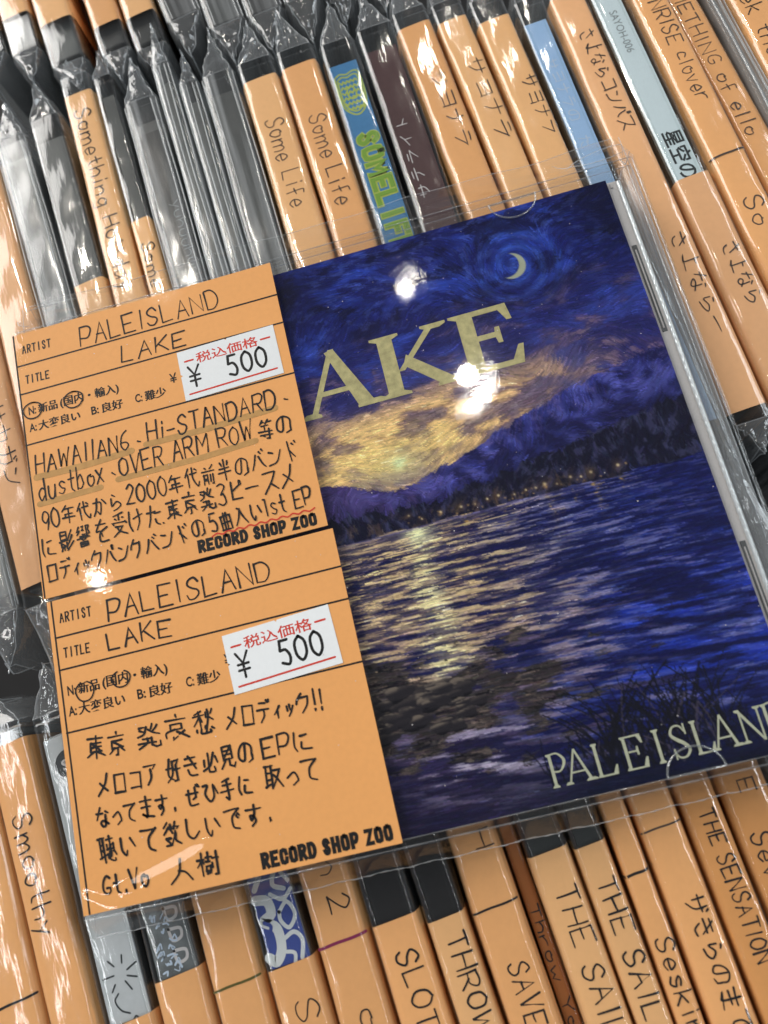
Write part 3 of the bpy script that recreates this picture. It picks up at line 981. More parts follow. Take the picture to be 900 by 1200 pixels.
row0('dark untitled spine above the blue spine on the top edge', 86.3, 96.8, 82, tray='tray_dark', spine=[('smoke', 203, 84)], ang=3.5)
row0('dark untitled spine above the maroon spine on the top edge', 97.1, 107.4, 82, tray='tray_dark', spine=[('black', 203, 84)], ang=3)

# ------------------------------------------------------------------ the jewel case lying on the spines
HX, HY, HZ = 71.0, -62.2, 142.6
case = thing('jewel_case', 'clear jewel case with blue painted lake cover and gold letters lying across the filed discs', 'CD case', (HX, HY, HZ))
b = MB(); b.box(-71, 71, -62.2, 62.2, 0, 1.2, .4); b.box(-70.9, -69.7, -62, 62, 1.25, 8.9, .4)
base_o = b.build('base', M['case'], case)
b = MB(); b.box(68.3, 70.9, -61, 61, 1.25, 8.9, .5); b.build('hinge_wall', M['frost'], base_o)
l = MB(); l.box(-71, 71, -62.2, 62.2, 9.2, 10.4, .45)
l.box(-68, 69.2, 61.0, 62.2, 2.5, 9.15, .4); l.box(-68, 69.2, -62.2, -61.0, 2.5, 9.15, .4)
lid = l.build('lid', M['lid'], case)
ed = MB()
for zz_, o_ in ((10.25, .25), (9.0, 1.35)):
    for y in (62.2 - o_, -62.2 + o_):
        ed.tube([(x, y, zz_) for x in np.linspace(-70.6, 70.6, 40)], [.12 + .05 * math.sin(k * 2.3) for k in range(40)], 5)
    for x in (-71 + o_, 71 - o_):
        ed.tube([(x, y, zz_) for y in np.linspace(-61.8, 61.8, 40)], [.12 + .05 * math.sin(k * 1.9) for k in range(40)], 5)
ed.build('lid_rim', M['edge'], lid, True)
for sx in (-44.2, 44.2):
    for sy in (1, -1):
        tb = MB()
        tb.tube([(sx + 5.2 * math.cos(t), sy * 61.0 - sy * 4.6 * math.sin(t), 9.0) for t in np.linspace(0, math.pi, 22)], 0.22, 6)
        tb.box(sx - 5.2, sx + 5.2, min(sy * 60.6, sy * 61), max(sy * 60.6, sy * 61), 8.7, 9.15, .1)
        tb.build('thumb_tab', M['edge'], lid, True)
t = MB(); t.box(-66.5, 68.0, -59.3, 59.3, 1.5, 7.5, .4)
rg = MB(); rg.tube([(67.25 + .05 * math.sin(y * 5.1), y, 7.6 + .05 * math.sin(y * 3.1)) for y in np.linspace(58.6, -58.6, 240)], [.46 + .06 * math.sin(k * 2.2) for k in range(240)], 10)
t.tube([(65.6, y, 7.5) for y in np.linspace(58.6, 57.6, 3)], .3, 6)
tray = t.build('tray', M['tray_silver'], case, False)
rg.build('hinge_ridge', M['ridge'], tray, True)
for ya, yb in ((43, 22.2), (-23, -43.5)):
    s = MB(); s.box(65.3, 66.4, yb, ya, 7.3, 7.62, .12)
    sl = s.build('tray_slot', M['tray_grey'], tray)
    s = MB(); s.box(65.65, 65.95, yb + .8, ya - 1.2, 7.5, 7.8, .08); s.build('slot_rib', M['tray_silver'], sl)

# ---- the cover: a painting computed stroke by stroke on a 600 x 600 lattice
NPX = 600
rs = np.random.RandomState(11)
X0, X1, YT, YB = 15.5, 135.5, -3.0, -123.0


def vnoise(X, Y, seed):
    r = np.random.RandomState(seed); T = r.rand(64, 64)
    xi = np.floor(X).astype(int); yi = np.floor(Y).astype(int)
    fx = X - xi; fy = Y - yi
    fx = fx * fx * (3 - 2 * fx); fy = fy * fy * (3 - 2 * fy)
    g = lambda a, c: T[a % 64, c % 64]
    return (g(xi, yi) * (1 - fx) + g(xi + 1, yi) * fx) * (1 - fy) + (g(xi, yi + 1) * (1 - fx) + g(xi + 1, yi + 1) * fx) * fy


def fbm(X, Y, seed, o=4):
    s = 0; a = .5
    for k in range(o):
        s = s + a * vnoise(X * 2 ** k + 7.3 * k, Y * 2 ** k + 3.1 * k, seed + k); a *= .5
    return s / (1 - .5 ** o)


def mixc(a, c, t):
    return a * (1 - t[..., None]) + np.array(c, float) / 255 * t[..., None]


def sstep(a, c, x):
    t = np.clip((x - a) / (c - a), 0, 1); return t * t * (3 - 2 * t)


gx = np.linspace(X0, X1, NPX); gy = np.linspace(YT, YB, NPX)
PX, PY = np.meshgrid(gx, gy)
RX = [15, 30, 48, 60.4, 66.8, 72.5, 77, 82.2, 91.6, 101, 108, 115, 122.6, 130, 136]
RY = [-50, -49, -52, -53.8, -55.6, -58.2, -58.6, -57.3, -54.2, -51, -48.8, -46.8, -45.1, -43.6, -43.3]
ridge = np.interp(PX, RX, RY) + 1.5 * (fbm(PX * .35, PX * 0 + 2, 51) - .5) + 1.2 * (fbm(PX * 1.3, PX * 0 + 5, 52) - .5)
trees = np.interp(PX, [15, 60, 80, 92, 104, 120, 127, 136], [-61, -61.4, -63.2, -61.5, -59.6, -56.6, -55.7, -54.2]) + 3.0 * (fbm(PX * .9, PX * 0 + 1, 53) - .5)
SHORE = -66.9
MX, MY = 111.6, -16.8
md = np.hypot(PX - MX, PY - MY)
# sky
C = np.zeros((NPX, NPX, 3)) + np.array((18, 26, 84)) / 255.
n1 = fbm(PX * .10 + 1.2 * fbm(PX * .06, PY * .1, 3), PY * .2 + 1.4 * fbm(PX * .08, PY * .1, 4), 20, 5)
n2 = fbm(PX * .2 + 1.0 * fbm(PX * .1, PY * .2, 8), PY * .36, 31, 5)
n3 = fbm(PX * .5 - PY * .2, PY * .9 + PX * .1, 33, 4)
C = mixc(C, (38, 62, 150), sstep(.46, .64, n1) * .8)
C = mixc(C, (7, 10, 42), sstep(.52, .66, n2) * .75)
C = mixc(C, (66, 84, 156), sstep(.58, .7, n3) * .5 * sstep(-40, -10, PY))
C = mixc(C, (5, 8, 34), sstep(120, 134, PX) * sstep(-30, -6, PY) * .75)
C = mixc(C, (6, 8, 36), sstep(78, 62, PX) * sstep(-26, -8, PY) * .45)
low = sstep(-17, -40, PY - (PX - 75) * .03)
C = mixc(C, (52, 46, 92), low * (.45 + .5 * sstep(.42, .6, n2)))
C = mixc(C, (30, 32, 84), low * sstep(.52, .4, n1) * .7)
C = mixc(C, (112, 92, 112), sstep(.53, .66, n2) * low * sstep(.42, .6, n3) * .75)
swirl = .5 + .5 * np.sin(md * 1.9 + 1.6 * np.arctan2(PY - MY, PX - MX) + 5 * n1)
env = np.exp(-(md / 11.) ** 4)
C = mixc(C, (54, 84, 160), swirl * env * .34)
C = mixc(C, (12, 17, 64), (1 - swirl) * env * .4)
cen = -46.5 + (PX - 80) * .07 + 2.5 * (n1 - .5)
band = np.exp(-((PY - cen) / np.where(PY > cen, 6.2, 12.)) ** 2) * sstep(133, 88, PX + 14 * (n2 - .5))
C = mixc(C, (164, 128, 94), np.clip(band * 1.15, 0, 1) * (.55 + .45 * sstep(.34, .56, n2)))
C = mixc(C, (222, 186, 128), np.clip(band * 1.2, 0, 1) * sstep(.47, .62, n2) * .85)
C = mixc(C, (82, 66, 84), band * sstep(.54, .42, n3) * sstep(.52, .42, n2) * .7)
gl = np.exp(-((PX - 75) / 18.) ** 2 - ((PY + 51.5) / 6.2) ** 2)
C = mixc(C, (212, 186, 116), np.clip(gl * 1.1, 0, 1) * .75 * (.6 + .4 * sstep(.4, .58, n3)))
gl2 = np.exp(-((PX - 77) / 5.) ** 2 - ((PY + 53) / 3.4) ** 2)
C = mixc(C, (206, 192, 134), gl2 * .7)
sun = np.exp(-(np.hypot(PX - 77, PY + 53) / 1.3) ** 2)
C = mixc(C, (206, 224, 168), sun * .9)
# mountain, woods on the shore
mt = PY < ridge
nm = fbm(PX * .32 + PY * .26, PY * .3 - PX * .12, 61, 5)
nm2 = fbm(PX * .9 + PY * .5, PY * .8, 63, 4)
mc = np.zeros_like(C) + np.array((40, 44, 104)) / 255.
mc = mixc(mc, (74, 78, 150), sstep(.48, .66, nm) * .85)
mc = mixc(mc, (22, 23, 62), sstep(.5, .34, nm) * .85)
mc = mixc(mc, (84, 76, 128), sstep(.55, .7, nm2) * sstep(8, 1, ridge - PY) * .6)
mc = mixc(mc, (70, 54, 92), sstep(96, 62, PX) * .6)
mc = mixc(mc, (24, 25, 56), sstep(2, 14, ridge - PY) * .55)
C = np.where(mt[..., None], mc, C)
wd = np.zeros_like(C) + np.array((17, 18, 38)) / 255.
wd = mixc(wd, (56, 58, 88), sstep(.5, .7, fbm(PX * .9, PY * .7, 66)) * .7)
wd = mixc(wd, (96, 76, 60), sstep(.52, .7, fbm(PX * .7, PY * .9, 67)) * sstep(-62, -66, PY) * .55 * sstep(124, 108, PX))
C = np.where(((PY < trees) & mt)[..., None], wd, C)
# lake: crests and troughs drawn out sideways, longer toward the viewer
dep = np.clip((SHORE - PY) / (SHORE - YB), 0, 1)
py_ = -np.log(np.clip(SHORE + 9 - PY, 1, None)) * 15
bend = 1.1 * fbm(PX * .07, py_ * .25, 5, 3)
wv = fbm(PX * (.17 - .09 * dep) + bend, py_ * 2.3 + .03 * PX + bend, 41, 4)
wv2 = fbm(PX * (.34 - .2 * dep), py_ * 4.6 + .08 * PX + 2 * bend, 44, 3)
wv3 = fbm(PX * .05, py_ * .4, 47, 3)
wc = np.zeros_like(C) + np.array((32, 44, 110)) / 255.
warm = np.clip(sstep(112, 70, PX + 22 * (wv3 - .5)) * sstep(-114, -88, PY) + .25 * sstep(124, 90, PX) * sstep(-106, -84, PY), 0, 1)
wc = mixc(wc, (136, 114, 92), warm * .9)
wc = mixc(wc, (9, 13, 54), sstep(.5, .40, wv) * .85)
wc = mixc(wc, (14, 18, 64), sstep(.48, .38, wv2) * .6)
wc = mixc(wc, (112, 112, 160), sstep(.53, .60, wv) * sstep(.46, .56, wv2) * .65 * (1 - .6 * warm))
wc = mixc(wc, (206, 182, 132), sstep(.5, .58, wv2) * sstep(.46, .56, wv) * warm * .9)
wc = mixc(wc, (140, 116, 116), sstep(.54, .62, wv2) * sstep(-72, -92, PY) * sstep(128, 100, PX) * .4)
wc = mixc(wc, (26, 50, 158), sstep(.5, .62, wv3) * sstep(86, 110, PX) * sstep(-82, -95, PY) * .6 * sstep(.42, .55, wv))
wc = mixc(wc, (16, 20, 66), sstep(108, 134, PX) * sstep(-96, -70, PY) * .6)
wc = mixc(wc, (128, 112, 104), sstep(100, 64, PX) * sstep(-72, -67, PY) * .45)
col = np.exp(-((PX - 76.8 - 3 * (wv3 - .5)) / (1.5 + 4.2 * dep)) ** 2) * sstep(-112, -98, PY)
wc = mixc(wc, (224, 214, 160), np.clip(col * (sstep(.49, .57, wv2) + .25), 0, 1) * .92)
wc = mixc(wc, (222, 228, 180), np.exp(-((PX - 77) / 2.6) ** 2 - ((PY + 68.6) / 1.7) ** 2) * .8)
for lx, ll, lw in ((95, 7, .4), (104.3, 10, .45), (113.6, 12, .45), (119, 4, .3), (87.2, 5, .4), (109.4, 5, .3)):
    k = np.exp(-((PX - lx - .35 * np.sin(PY * 3)) / lw) ** 2) * sstep(SHORE - ll, SHORE - 1, PY) * (PY < SHORE)
    wc = mixc(wc, (170, 134, 66), k * np.clip(.25 + sstep(.46, .56, wv2), 0, 1) * .75)
wl = PY < SHORE - .25 * np.sin(PX * .5)
C = np.where(wl[..., None], wc, C)
C = mixc(C, (112, 104, 142), np.exp(-((PY - SHORE + .2) / .2) ** 2) * .6 * sstep(122, 100, PX))
# dark pool, rocks and bank in the foreground
bank = sstep(-109, -122, PY + 2.2 * (fbm(PX * .15, PY * .1, 71) - .5) + (PX - 95) * .02)
C = mixc(C, (10, 13, 34), bank * .93)
lf = sstep(100, 70, PX) * sstep(-94, -104, PY)
C = mixc(C, (44, 36, 62), lf * .72)
fo = sstep(.5, .6, fbm(PX * .1 + 1.0 * np.sin(PY * .35), PY * .85 + .08 * PX, 85, 4)) * np.exp(-((PX - 80) / 15.) ** 2 - ((PY + 112) / 6.5) ** 2)
C = mixc(C, (188, 178, 196), np.clip(fo * 1.1, 0, 1) * .85)
C = mixc(C, (20, 18, 44), sstep(.5, .42, fbm(PX * .1, PY * .8 + .08 * PX, 86, 3)) * lf * .7)
rk = fbm(PX * .2, PY * .34, 81, 4)
rock = sstep(.40, .46, rk + .30 - np.sqrt(((PX - 66) / 20) ** 2 + ((PY + 101.5) / 6.0) ** 2) * .26)
cell = np.abs(fbm(PX * .28, PY * .5, 83, 3) - .5)
C = mixc(C, (44, 40, 42), rock * .96)
C = mixc(C, (128, 112, 100), rock * sstep(.05, .10, cell) * sstep(.22, .13, cell) * sstep(.38, .56, fbm(PX * .5, PY * .9, 82)) * .45)
C = mixc(C, (8, 8, 16), rock * sstep(.035, .01, cell) * .8)
base = C.copy()

# brush strokes that follow the forms
NS = 60000
sx = rs.uniform(X0, X1, NS); sy = rs.uniform(YB, YT, NS)


def ang_field(x, y):
    a_sky = (fbm(x * .07, y * .1, 91, 3) - .5) * 3.4 + .12
    rr_ = np.hypot(x - MX, y - MY)
    a_sw = np.arctan2(y - MY, x - MX) + math.pi / 2
    k = np.exp(-(rr_ / 12.) ** 4)
    vx = np.cos(a_sky) * (1 - k) + np.cos(a_sw) * k; vy = np.sin(a_sky) * (1 - k) + np.sin(a_sw) * k
    g = .8 * np.exp(-((x - 80) / 30.) ** 2 - ((y + 48) / 10.) ** 2)
    vx = vx * (1 - g) + g; vy = vy * (1 - g) + .14 * g
    a = np.arctan2(vy, vx)
    r_ = np.interp(x, RX, RY)
    a = np.where(y < r_, .6 + 1.6 * (fbm(x * .2, y * .2, 95, 2) - .5) * 2, a)
    a = np.where(y < np.interp(x, [15, 60, 104, 136], [-61, -61.4, -59.6, -54.2]), 1.3 + (fbm(x * .5, y * .4, 97, 2) - .5) * 3, a)
    a = np.where(y < SHORE, .03 + .32 * (fbm(x * .12, y * .35, 96, 2) - .5), a)
    return a


ix = np.clip(((sx - X0) / (X1 - X0) * (NPX - 1)).astype(int), 0, NPX - 1)
iy = np.clip(((YT - sy) / (YT - YB) * (NPX - 1)).astype(int), 0, NPX - 1)
sc = base[iy, ix]
wet = (sy < SHORE)
sc = sc * np.exp(rs.normal(0, .2, NS))[:, None] + rs.normal(0, .012, (NS, 3))
pale = rs.rand(NS) < .05
sc[pale] = sc[pale] * .7 + np.array((.42, .44, .60)) * .2 + .01
sc = np.clip(sc, .015, 1)
ln = rs.uniform(.6, 2.0, NS); ln[wet] *= 1.3
x, y = sx.copy(), sy.copy()
cv = base.copy()
step = .17
for k in range(18):
    a = ang_field(x, y)
    live = (k * step) < ln
    jx = np.clip(((x - X0) / (X1 - X0) * (NPX - 1)).round().astype(int), 0, NPX - 2)
    jy = np.clip(((YT - y) / (YT - YB) * (NPX - 1)).round().astype(int), 0, NPX - 2)
    inb = live & (np.sign(y - SHORE) == np.sign(sy - SHORE))
    al = .5
    cv[jy[inb], jx[inb]] = cv[jy[inb], jx[inb]] * (1 - al) + sc[inb] * al
    x = x + np.cos(a) * step; y = y + np.sin(a) * step
C = cv
C = (C - .02) * 1.0
# lamps along the far shore, moon, reeds
for lx, ly, r0 in [(76.6, -64.3, .3), (79, -65.6, .25), (83, -65.2, .28), (87.2, -65.2, .35), (90, -65.4, .25), (92.6, -65.0, .28), (94.9, -64.9, .35), (98, -65.5, .25),
                   (100.4, -65.2, .25), (102.4, -65.3, .28), (104.3, -65.0, .45), (106.6, -65.6, .25), (109.5, -64.9, .35), (111.5, -65.4, .25), (113.6, -65.0, .4), (119, -65.0, .4)]:
    d = np.hypot(PX - lx, PY - ly)
    C = mixc(C, (130, 96, 60), np.exp(-(d / (r0 * 3.0)) ** 2) * .26)
    C = mixc(C, (236, 214, 160), np.exp(-(d / (r0 * .75)) ** 2) * (.45 + .45 * ((lx * 7.3) % 1)))
for k in range(26):
    d = np.hypot(PX - rs.uniform(74, 121), (PY + 65.6 + rs.uniform(-.7, .9)) * 1.2)
    C = mixc(C, (190, 150, 92), np.exp(-(d / rs.uniform(.14, .26)) ** 2) * rs.uniform(.3, .7))
d1 = np.hypot(PX - 110.9, PY + 16.7); d2 = np.hypot(PX - 109.7, PY + 16.2)
cres = sstep(3.2, 2.9, d1) * sstep(2.75, 3.05, d2)
C = mixc(C, (158, 160, 126), cres * .85)
for k in range(46):                       # boulders along the near shore, far ones first
    f = k / 45.
    bx = 54 + 31 * rs.rand() * (1 - .25 * f) ; by = -97.2 - 8.2 * f - .12 * max(0, bx - 70) + rs.normal(0, .4)
    ra = rs.uniform(1.5, 3.4); rb = ra * rs.uniform(.38, .55)
    ddx = (PX - bx) / ra; ddy = (PY - by) / rb
    wob = 1 + .16 * np.sin(3 * np.arctan2(ddy, ddx) + k) + .1 * (n3 - .5)
    inn = sstep(1.0, .9, np.hypot(ddx, ddy) / wob)
    C = mixc(C, (30, 28, 33), inn * .93)
    C = mixc(C, (104, 94, 84), inn * sstep(.15, .75, ddy - .25 * ddx) * (.25 + .6 * sstep(.4, .62, n3)))
    C = mixc(C, (8, 8, 14), inn * sstep(-.45, -.9, ddy) * .8)
for k in range(230):
    if k < 150: cx_ = rs.choice([102, 106, 110.5, 113, 116, 122]); bx = cx_ + rs.normal(0, 1.0); lean = rs.normal(0, .6); hgt = rs.uniform(6, 14)
    else: bx = rs.uniform(88, 135); lean = rs.normal(0, .4); hgt = rs.uniform(2.5, 6)
    by = rs.uniform(-121, -116)
    tt = np.linspace(0, 1, 90)
    xx = bx + lean * hgt * tt ** 1.7; yy = by + hgt * tt
    jx = ((xx - X0) / (X1 - X0) * (NPX - 1)).round().astype(int); jy = ((YT - yy) / (YT - YB) * (NPX - 1)).round().astype(int)
    ok = (jx > 0) & (jx < NPX - 1) & (jy > 0) & (jy < NPX)
    cc = np.array((9, 10, 20)) / 255. if rs.rand() < .9 else np.array((58, 52, 66)) / 255.
    for dj in ((0, 1) if k % 3 == 0 else (0,)):
        C[jy[ok], jx[ok] + dj] = C[jy[ok], jx[ok] + dj] * .3 + cc * .7
C = np.clip(C, 0, 1)
lin = np.where(C <= .04045, C / 12.92, ((C + .055) / 1.055) ** 2.4)
zz = np.full(PX.shape, 8.6)
V = np.stack([(PX - HX) * S, (PY - HY) * S, zz * S], -1).reshape(-1, 3)
idx = np.arange(NPX * NPX).reshape(NPX, NPX)
F = np.stack([idx[:-1, :-1], idx[1:, :-1], idx[1:, 1:], idx[:-1, 1:]], -1).reshape(-1, 4)
me = bpy.data.meshes.new('cover_booklet')
me.vertices.add(len(V)); me.vertices.foreach_set('co', V.ravel().astype(np.float32))
me.loops.add(F.size); me.loops.foreach_set('vertex_index', F.ravel().astype(np.int32))
me.polygons.add(len(F)); me.polygons.foreach_set('loop_start', np.arange(0, F.size, 4, dtype=np.int32))
at = me.color_attributes.new('print', 'FLOAT_COLOR', 'POINT')
at.data.foreach_set('color', np.concatenate([lin.reshape(-1, 3), np.ones((NPX * NPX, 1))], 1).ravel().astype(np.float32))
me.update(); me.validate()
m, nt, out = new_mat('cover_print')
pb = N(nt, 'ShaderNodeBsdfPrincipled'); pb.inputs['Roughness'].default_value = .32; pb.inputs['Specular IOR Level'].default_value = .08
ca = N(nt, 'ShaderNodeVertexColor', layer_name='print')
gm = N(nt, 'ShaderNodeHueSaturation'); gm.inputs['Saturation'].default_value = 1.0; gm.inputs['Value'].default_value = 1.55
nt.links.new(ca.outputs['Color'], gm.inputs['Color']); nt.links.new(gm.outputs[0], pb.inputs['Base Color'])
nt.links.new(pb.outputs[0], out.inputs[0])
me.materials.append(m)
book = bpy.data.objects.new('cover_booklet', me); COL.objects.link(book); book.parent = case
pg = MB(); pg.box(X0 - HX, X1 - HX, YB - HY, YT - HY, 8.05, 8.56); pg.build('booklet_pages', M['navy'], book)


# ---- serif capitals of the cover
def serif(mb, ch, x, y, w, h, tf, thick=.2, thin=.075):
    """x, y: lower left corner; thick / thin: stem widths as a share of the height"""
    K, T = thick * h, thin * h
    sf = .055 * h
    R = lambda x0, y0, x1, y1: mb.poly([(x + x0, y + y0), (x + x1, y + y0), (x + x1, y + y1), (x + x0, y + y1)], tf)
    def foot(cx, yy, half, up=1):
        mb.poly([(x + cx - half, y + yy), (x + cx + half, y + yy), (x + cx + half, y + yy + up * sf * .7), (x + cx + half * .5, y + yy + up * sf * 1.5),
                 (x + cx - half * .5, y + yy + up * sf * 1.5), (x + cx - half, y + yy + up * sf * .7)][::up], tf)
    def rib(pts, ws):
        P = catmull(pts, 6); n = len(P)
        Wf = np.interp(np.linspace(0, len(ws) - 1, n), range(len(ws)), ws)
        L, Q = [], []
        for i in range(n):
            d = np.array(P[min(i + 1, n - 1)]) - np.array(P[max(i - 1, 0)]); d /= np.linalg.norm(d) + 1e-9
            nn = np.array((-d[1], d[0])) * Wf[i] / 2
            L.append(np.array(P[i]) + nn); Q.append(np.array(P[i]) - nn)
        lift = mb.z; mb.z += .0002
        vs = [tf(x + p[0], y + p[1], lift) for p in L] + [tf(x + p[0], y + p[1], lift) for p in Q]
        mb.add(vs, [(i, n + i, n + i + 1, i + 1) for i in range(n - 1)])
    def stem(cx, wdt, y0=0, y1=None):
        R(cx - wdt / 2, y0, cx + wdt / 2, h if y1 is None else y1)
    if ch == 'A':
        mb.poly([(x + w * .08, y), (x + w * .08 + T * 1.2, y), (x + w * .5 + T * .5, y + h), (x + w * .5 - T * .7, y + h)], tf)
        mb.poly([(x + w * .9 - K, y), (x + w * .9, y), (x + w * .52, y + h), (x + w * .52 - K * .55, y + h * .97)], tf)
        R(w * .24, h * .3, w * .72, h * .3 + T)
        foot(w * .1, 0, w * .12); foot(w * .86, 0, w * .19)
    elif ch == 'K':
        stem(w * .2, K); foot(w * .2, 0, K * .95); foot(w * .2, h, K * .95, -1)
        mb.poly([(x + w * .28, y + h * .38), (x + w * .28 + T * 1.3, y + h * .38), (x + w * .86, y + h), (x + w * .86 - T * 1.5, y + h)], tf)
        mb.poly([(x + w * .42, y + h * .62), (x + w * .36, y + h * .46), (x + w * .78, y), (x + w * 1.0, y)], tf)
        foot(w * .88, 0, w * .17); foot(w * .82, h, w * .16, -1)
    elif ch == 'E':
        stem(w * .22, K); foot(w * .2, 0, K * .9); foot(w * .2, h, K * .9, -1)
        R(w * .2, 0, w * .9, T); R(w * .2, h - T, w * .86, h); R(w * .3, h * .5, w * .66, h * .5 + T)
        mb.poly([(x + w * .98, y + h * .3), (x + w * .9, y + h * .3), (x + w * .72, y), (x + w * .92, y)], tf)
        mb.poly([(x + w * .92, y + h * .73), (x + w * .84, y + h * .73), (x + w * .7, y + h), (x + w * .88, y + h)], tf)
        mb.poly([(x + w * .7, y + h * .66), (x + w * .63, y + h * .66), (x + w * .6, y + h * .53), (x + w * .63, y + h * .4), (x + w * .7, y + h * .4)], tf)
    elif ch == 'L':
        stem(w * .25, K); foot(w * .25, 0, K * .9); foot(w * .25, h, K * .95, -1)
        R(w * .25, 0, w * .9, T)
        mb.poly([(x + w * .98, y + h * .28), (x + w * .91, y + h * .28), (x + w * .72, y), (x + w * .92, y)], tf)
    elif ch == 'I':
        stem(w * .5, K); foot(w * .5, 0, K * 1.1); foot(w * .5, h, K * 1.1, -1)
    elif ch == 'P':
        stem(w * .24, K); foot(w * .24, 0, K * 1.1); foot(w * .2, h, K * .8, -1)
        rib([(w * .24, h - T / 2), (w * .6, h - T / 2), (w * .84, h * .74), (w * .6, h * .47), (w * .24, h * .47)], [T, T, K, T, T])
    elif ch == 'D':
        stem(w * .2, K); foot(w * .18, 0, K * .9); foot(w * .18, h, K * .9, -1)
        rib([(w * .2, h - T / 2), (w * .55, h - T / 2), (w * .9, h * .5), (w * .55, T / 2), (w * .2, T / 2)], [T, T, K, T, T])
    elif ch == 'N':
        stem(w * .16, T * 1.1); stem(w * .86, T * 1.1)
        mb.poly([(x + w * .04, y + h), (x + w * .04 + K * 1.1, y + h), (x + w * .9, y), (x + w * .9 - K * .8, y)], tf)
        foot(w * .16, 0, w * .14); foot(w * .86, h, w * .14, -1); foot(w * .1, h, w * .1, -1)
    elif ch == 'S':
        rib([(w * .8, h * .76), (w * .62, h * .95), (w * .34, h * .94), (w * .2, h * .74), (w * .4, h * .57), (w * .66, h * .42), (w * .82, h * .24), (w * .62, h * .05), (w * .32, h * .06), (w * .17, h * .27)],
            [T, T, T * 1.2, K * .9, K * 1.1, K * 1.1, K * .9, T * 1.2, T, T])
        R(w * .78, h * .68, w * .78 + T, h); R(w * .16, 0, w * .16 + T, h * .32)


def tf_cov(x_, y_, lift):
    return (x_ - HX, y_ - HY, 8.66 + lift)


tl = MB()
serif(tl, 'L', 44.0, -38.9, 14.5, 14.3, tf_cov, .23, .075)
serif(tl, 'A', 60.2, -38.9, 17.6, 14.6, tf_cov, .25, .075)
serif(tl, 'K', 77.0, -38.9, 17.4, 14.2, tf_cov, .235, .08)
serif(tl, 'E', 95.0, -38.8, 13.8, 14.2, tf_cov, .24, .085)
tl.build('title_lettering', M['gold'], book)
bl = MB()
for ch, xa, xb in (('P', 89.3, 93.6), ('A', 91.2 + 0.3, 97.3), ('L', 96.7, 101.6), ('E', 102.2, 107.2), ('I', 107.3, 111.0), ('S', 110.8, 115.3), ('L', 114.9, 119.2), ('A', 118.3, 123.8), ('N', 123.5, 128.4), ('D', 127.8, 133.0)):
    if ch == 'P': xa, xb = 88.6, 93.0
    serif(bl, ch, xa + 1.1, -120.4, (xb - xa) * .94, 5.9, tf_cov, .095, .05)
bl.build('band_lettering', M['cream'], book)

# ------------------------------------------------------------------ the two handwritten shop cards in the sleeve
def shop_card(label, x0, x1, y0, y1, rz):
    cx, cy = (x0 + x1) / 2, (y0 + y1) / 2
    t = thing('label_card', label, 'card', (cx, cy, H0 + .04), rz, 'orange shop cards on the CD case')
    c = MB(); c.box(x0 - cx, x1 - cx, y1 - cy, y0 - cy, 0, .2, .05)
    c.build('card', M['orange'], t)
    return t, (lambda x, y, lift: (x - cx, y - cy, .235 + lift)), cx, cy


def form(t, tf, dx, dy, vx, x1, yl):
    """the printed form: rules, field names, grading key and shop name"""
    p = MB()
    w = .36
    p.ribbon([(vx, yl[3]), (vx + .25, yl[4])], w, tf)
    for k in range(3):
        p.ribbon([(vx, yl[k]), (x1, yl[k] - .25)], w, tf)
    block(p, 'ARTIST', 1.2 + dx, yl[0] + 2.8, 8.3 + dx, yl[0] + 2.6, 2.15, tf, .145, .82)
    block(p, 'TITLE', 1.2 + dx, yl[1] + 2.2, 7.0 + dx, yl[1] + 2.0, 2.1, tf, .145, .82)
    q = yl[1] - 5.4
    printed(p, 'N:', 1.2 + dx, q, 2.9 + dx, q, 1.95, tf, .022)
    printed(p, '新品', 3.4 + dx, q - .15, 7.8 + dx, q - .2, 2.3, tf, .006)
    printed(p, '新品', 3.53 + dx, q - .15, 7.93 + dx, q - .2, 2.3, tf, .006)
    printed(p, '(国内・輸入)', 8.5 + dx, q - .5, 22.0 + dx, q - .8, 2.7, tf, .006)
    printed(p, '(国内・輸入)', 8.63 + dx, q - .5, 22.13 + dx, q - .8, 2.7, tf, .006)
    q = yl[1] - 9.4
    printed(p, 'A:', .9 + dx, q, 2.6 + dx, q, 1.95, tf, .022)
    printed(p, '大変良い', 3.0 + dx, q - .15, 12.6 + dx, q - .3, 2.3, tf, .006)
    printed(p, '大変良い', 3.13 + dx, q - .15, 12.73 + dx, q - .3, 2.3, tf, .006)
    printed(p, 'B:', 15.3 + dx, q, 17.0 + dx, q, 1.95, tf, .022)
    printed(p, '良好', 17.7 + dx, q - .2, 22.4 + dx, q - .3, 2.3, tf, .006)
    printed(p, '良好', 17.83 + dx, q - .2, 22.53 + dx, q - .3, 2.3, tf, .006)
    printed(p, 'C:', 25.4 + dx, q, 27.0 + dx, q, 1.95, tf, .022)
    printed(p, '難少', 27.6 + dx, q - .2, 32.3 + dx, q - .3, 2.3, tf, .006)
    printed(p, '難少', 27.73 + dx, q - .2, 32.43 + dx, q - .3, 2.3, tf, .006)
    printed(p, '¥', 33.7 + dx, yl[1] - 7.2, 35.3 + dx, yl[1] - 7.2, 2.3, tf, .006)
    return p


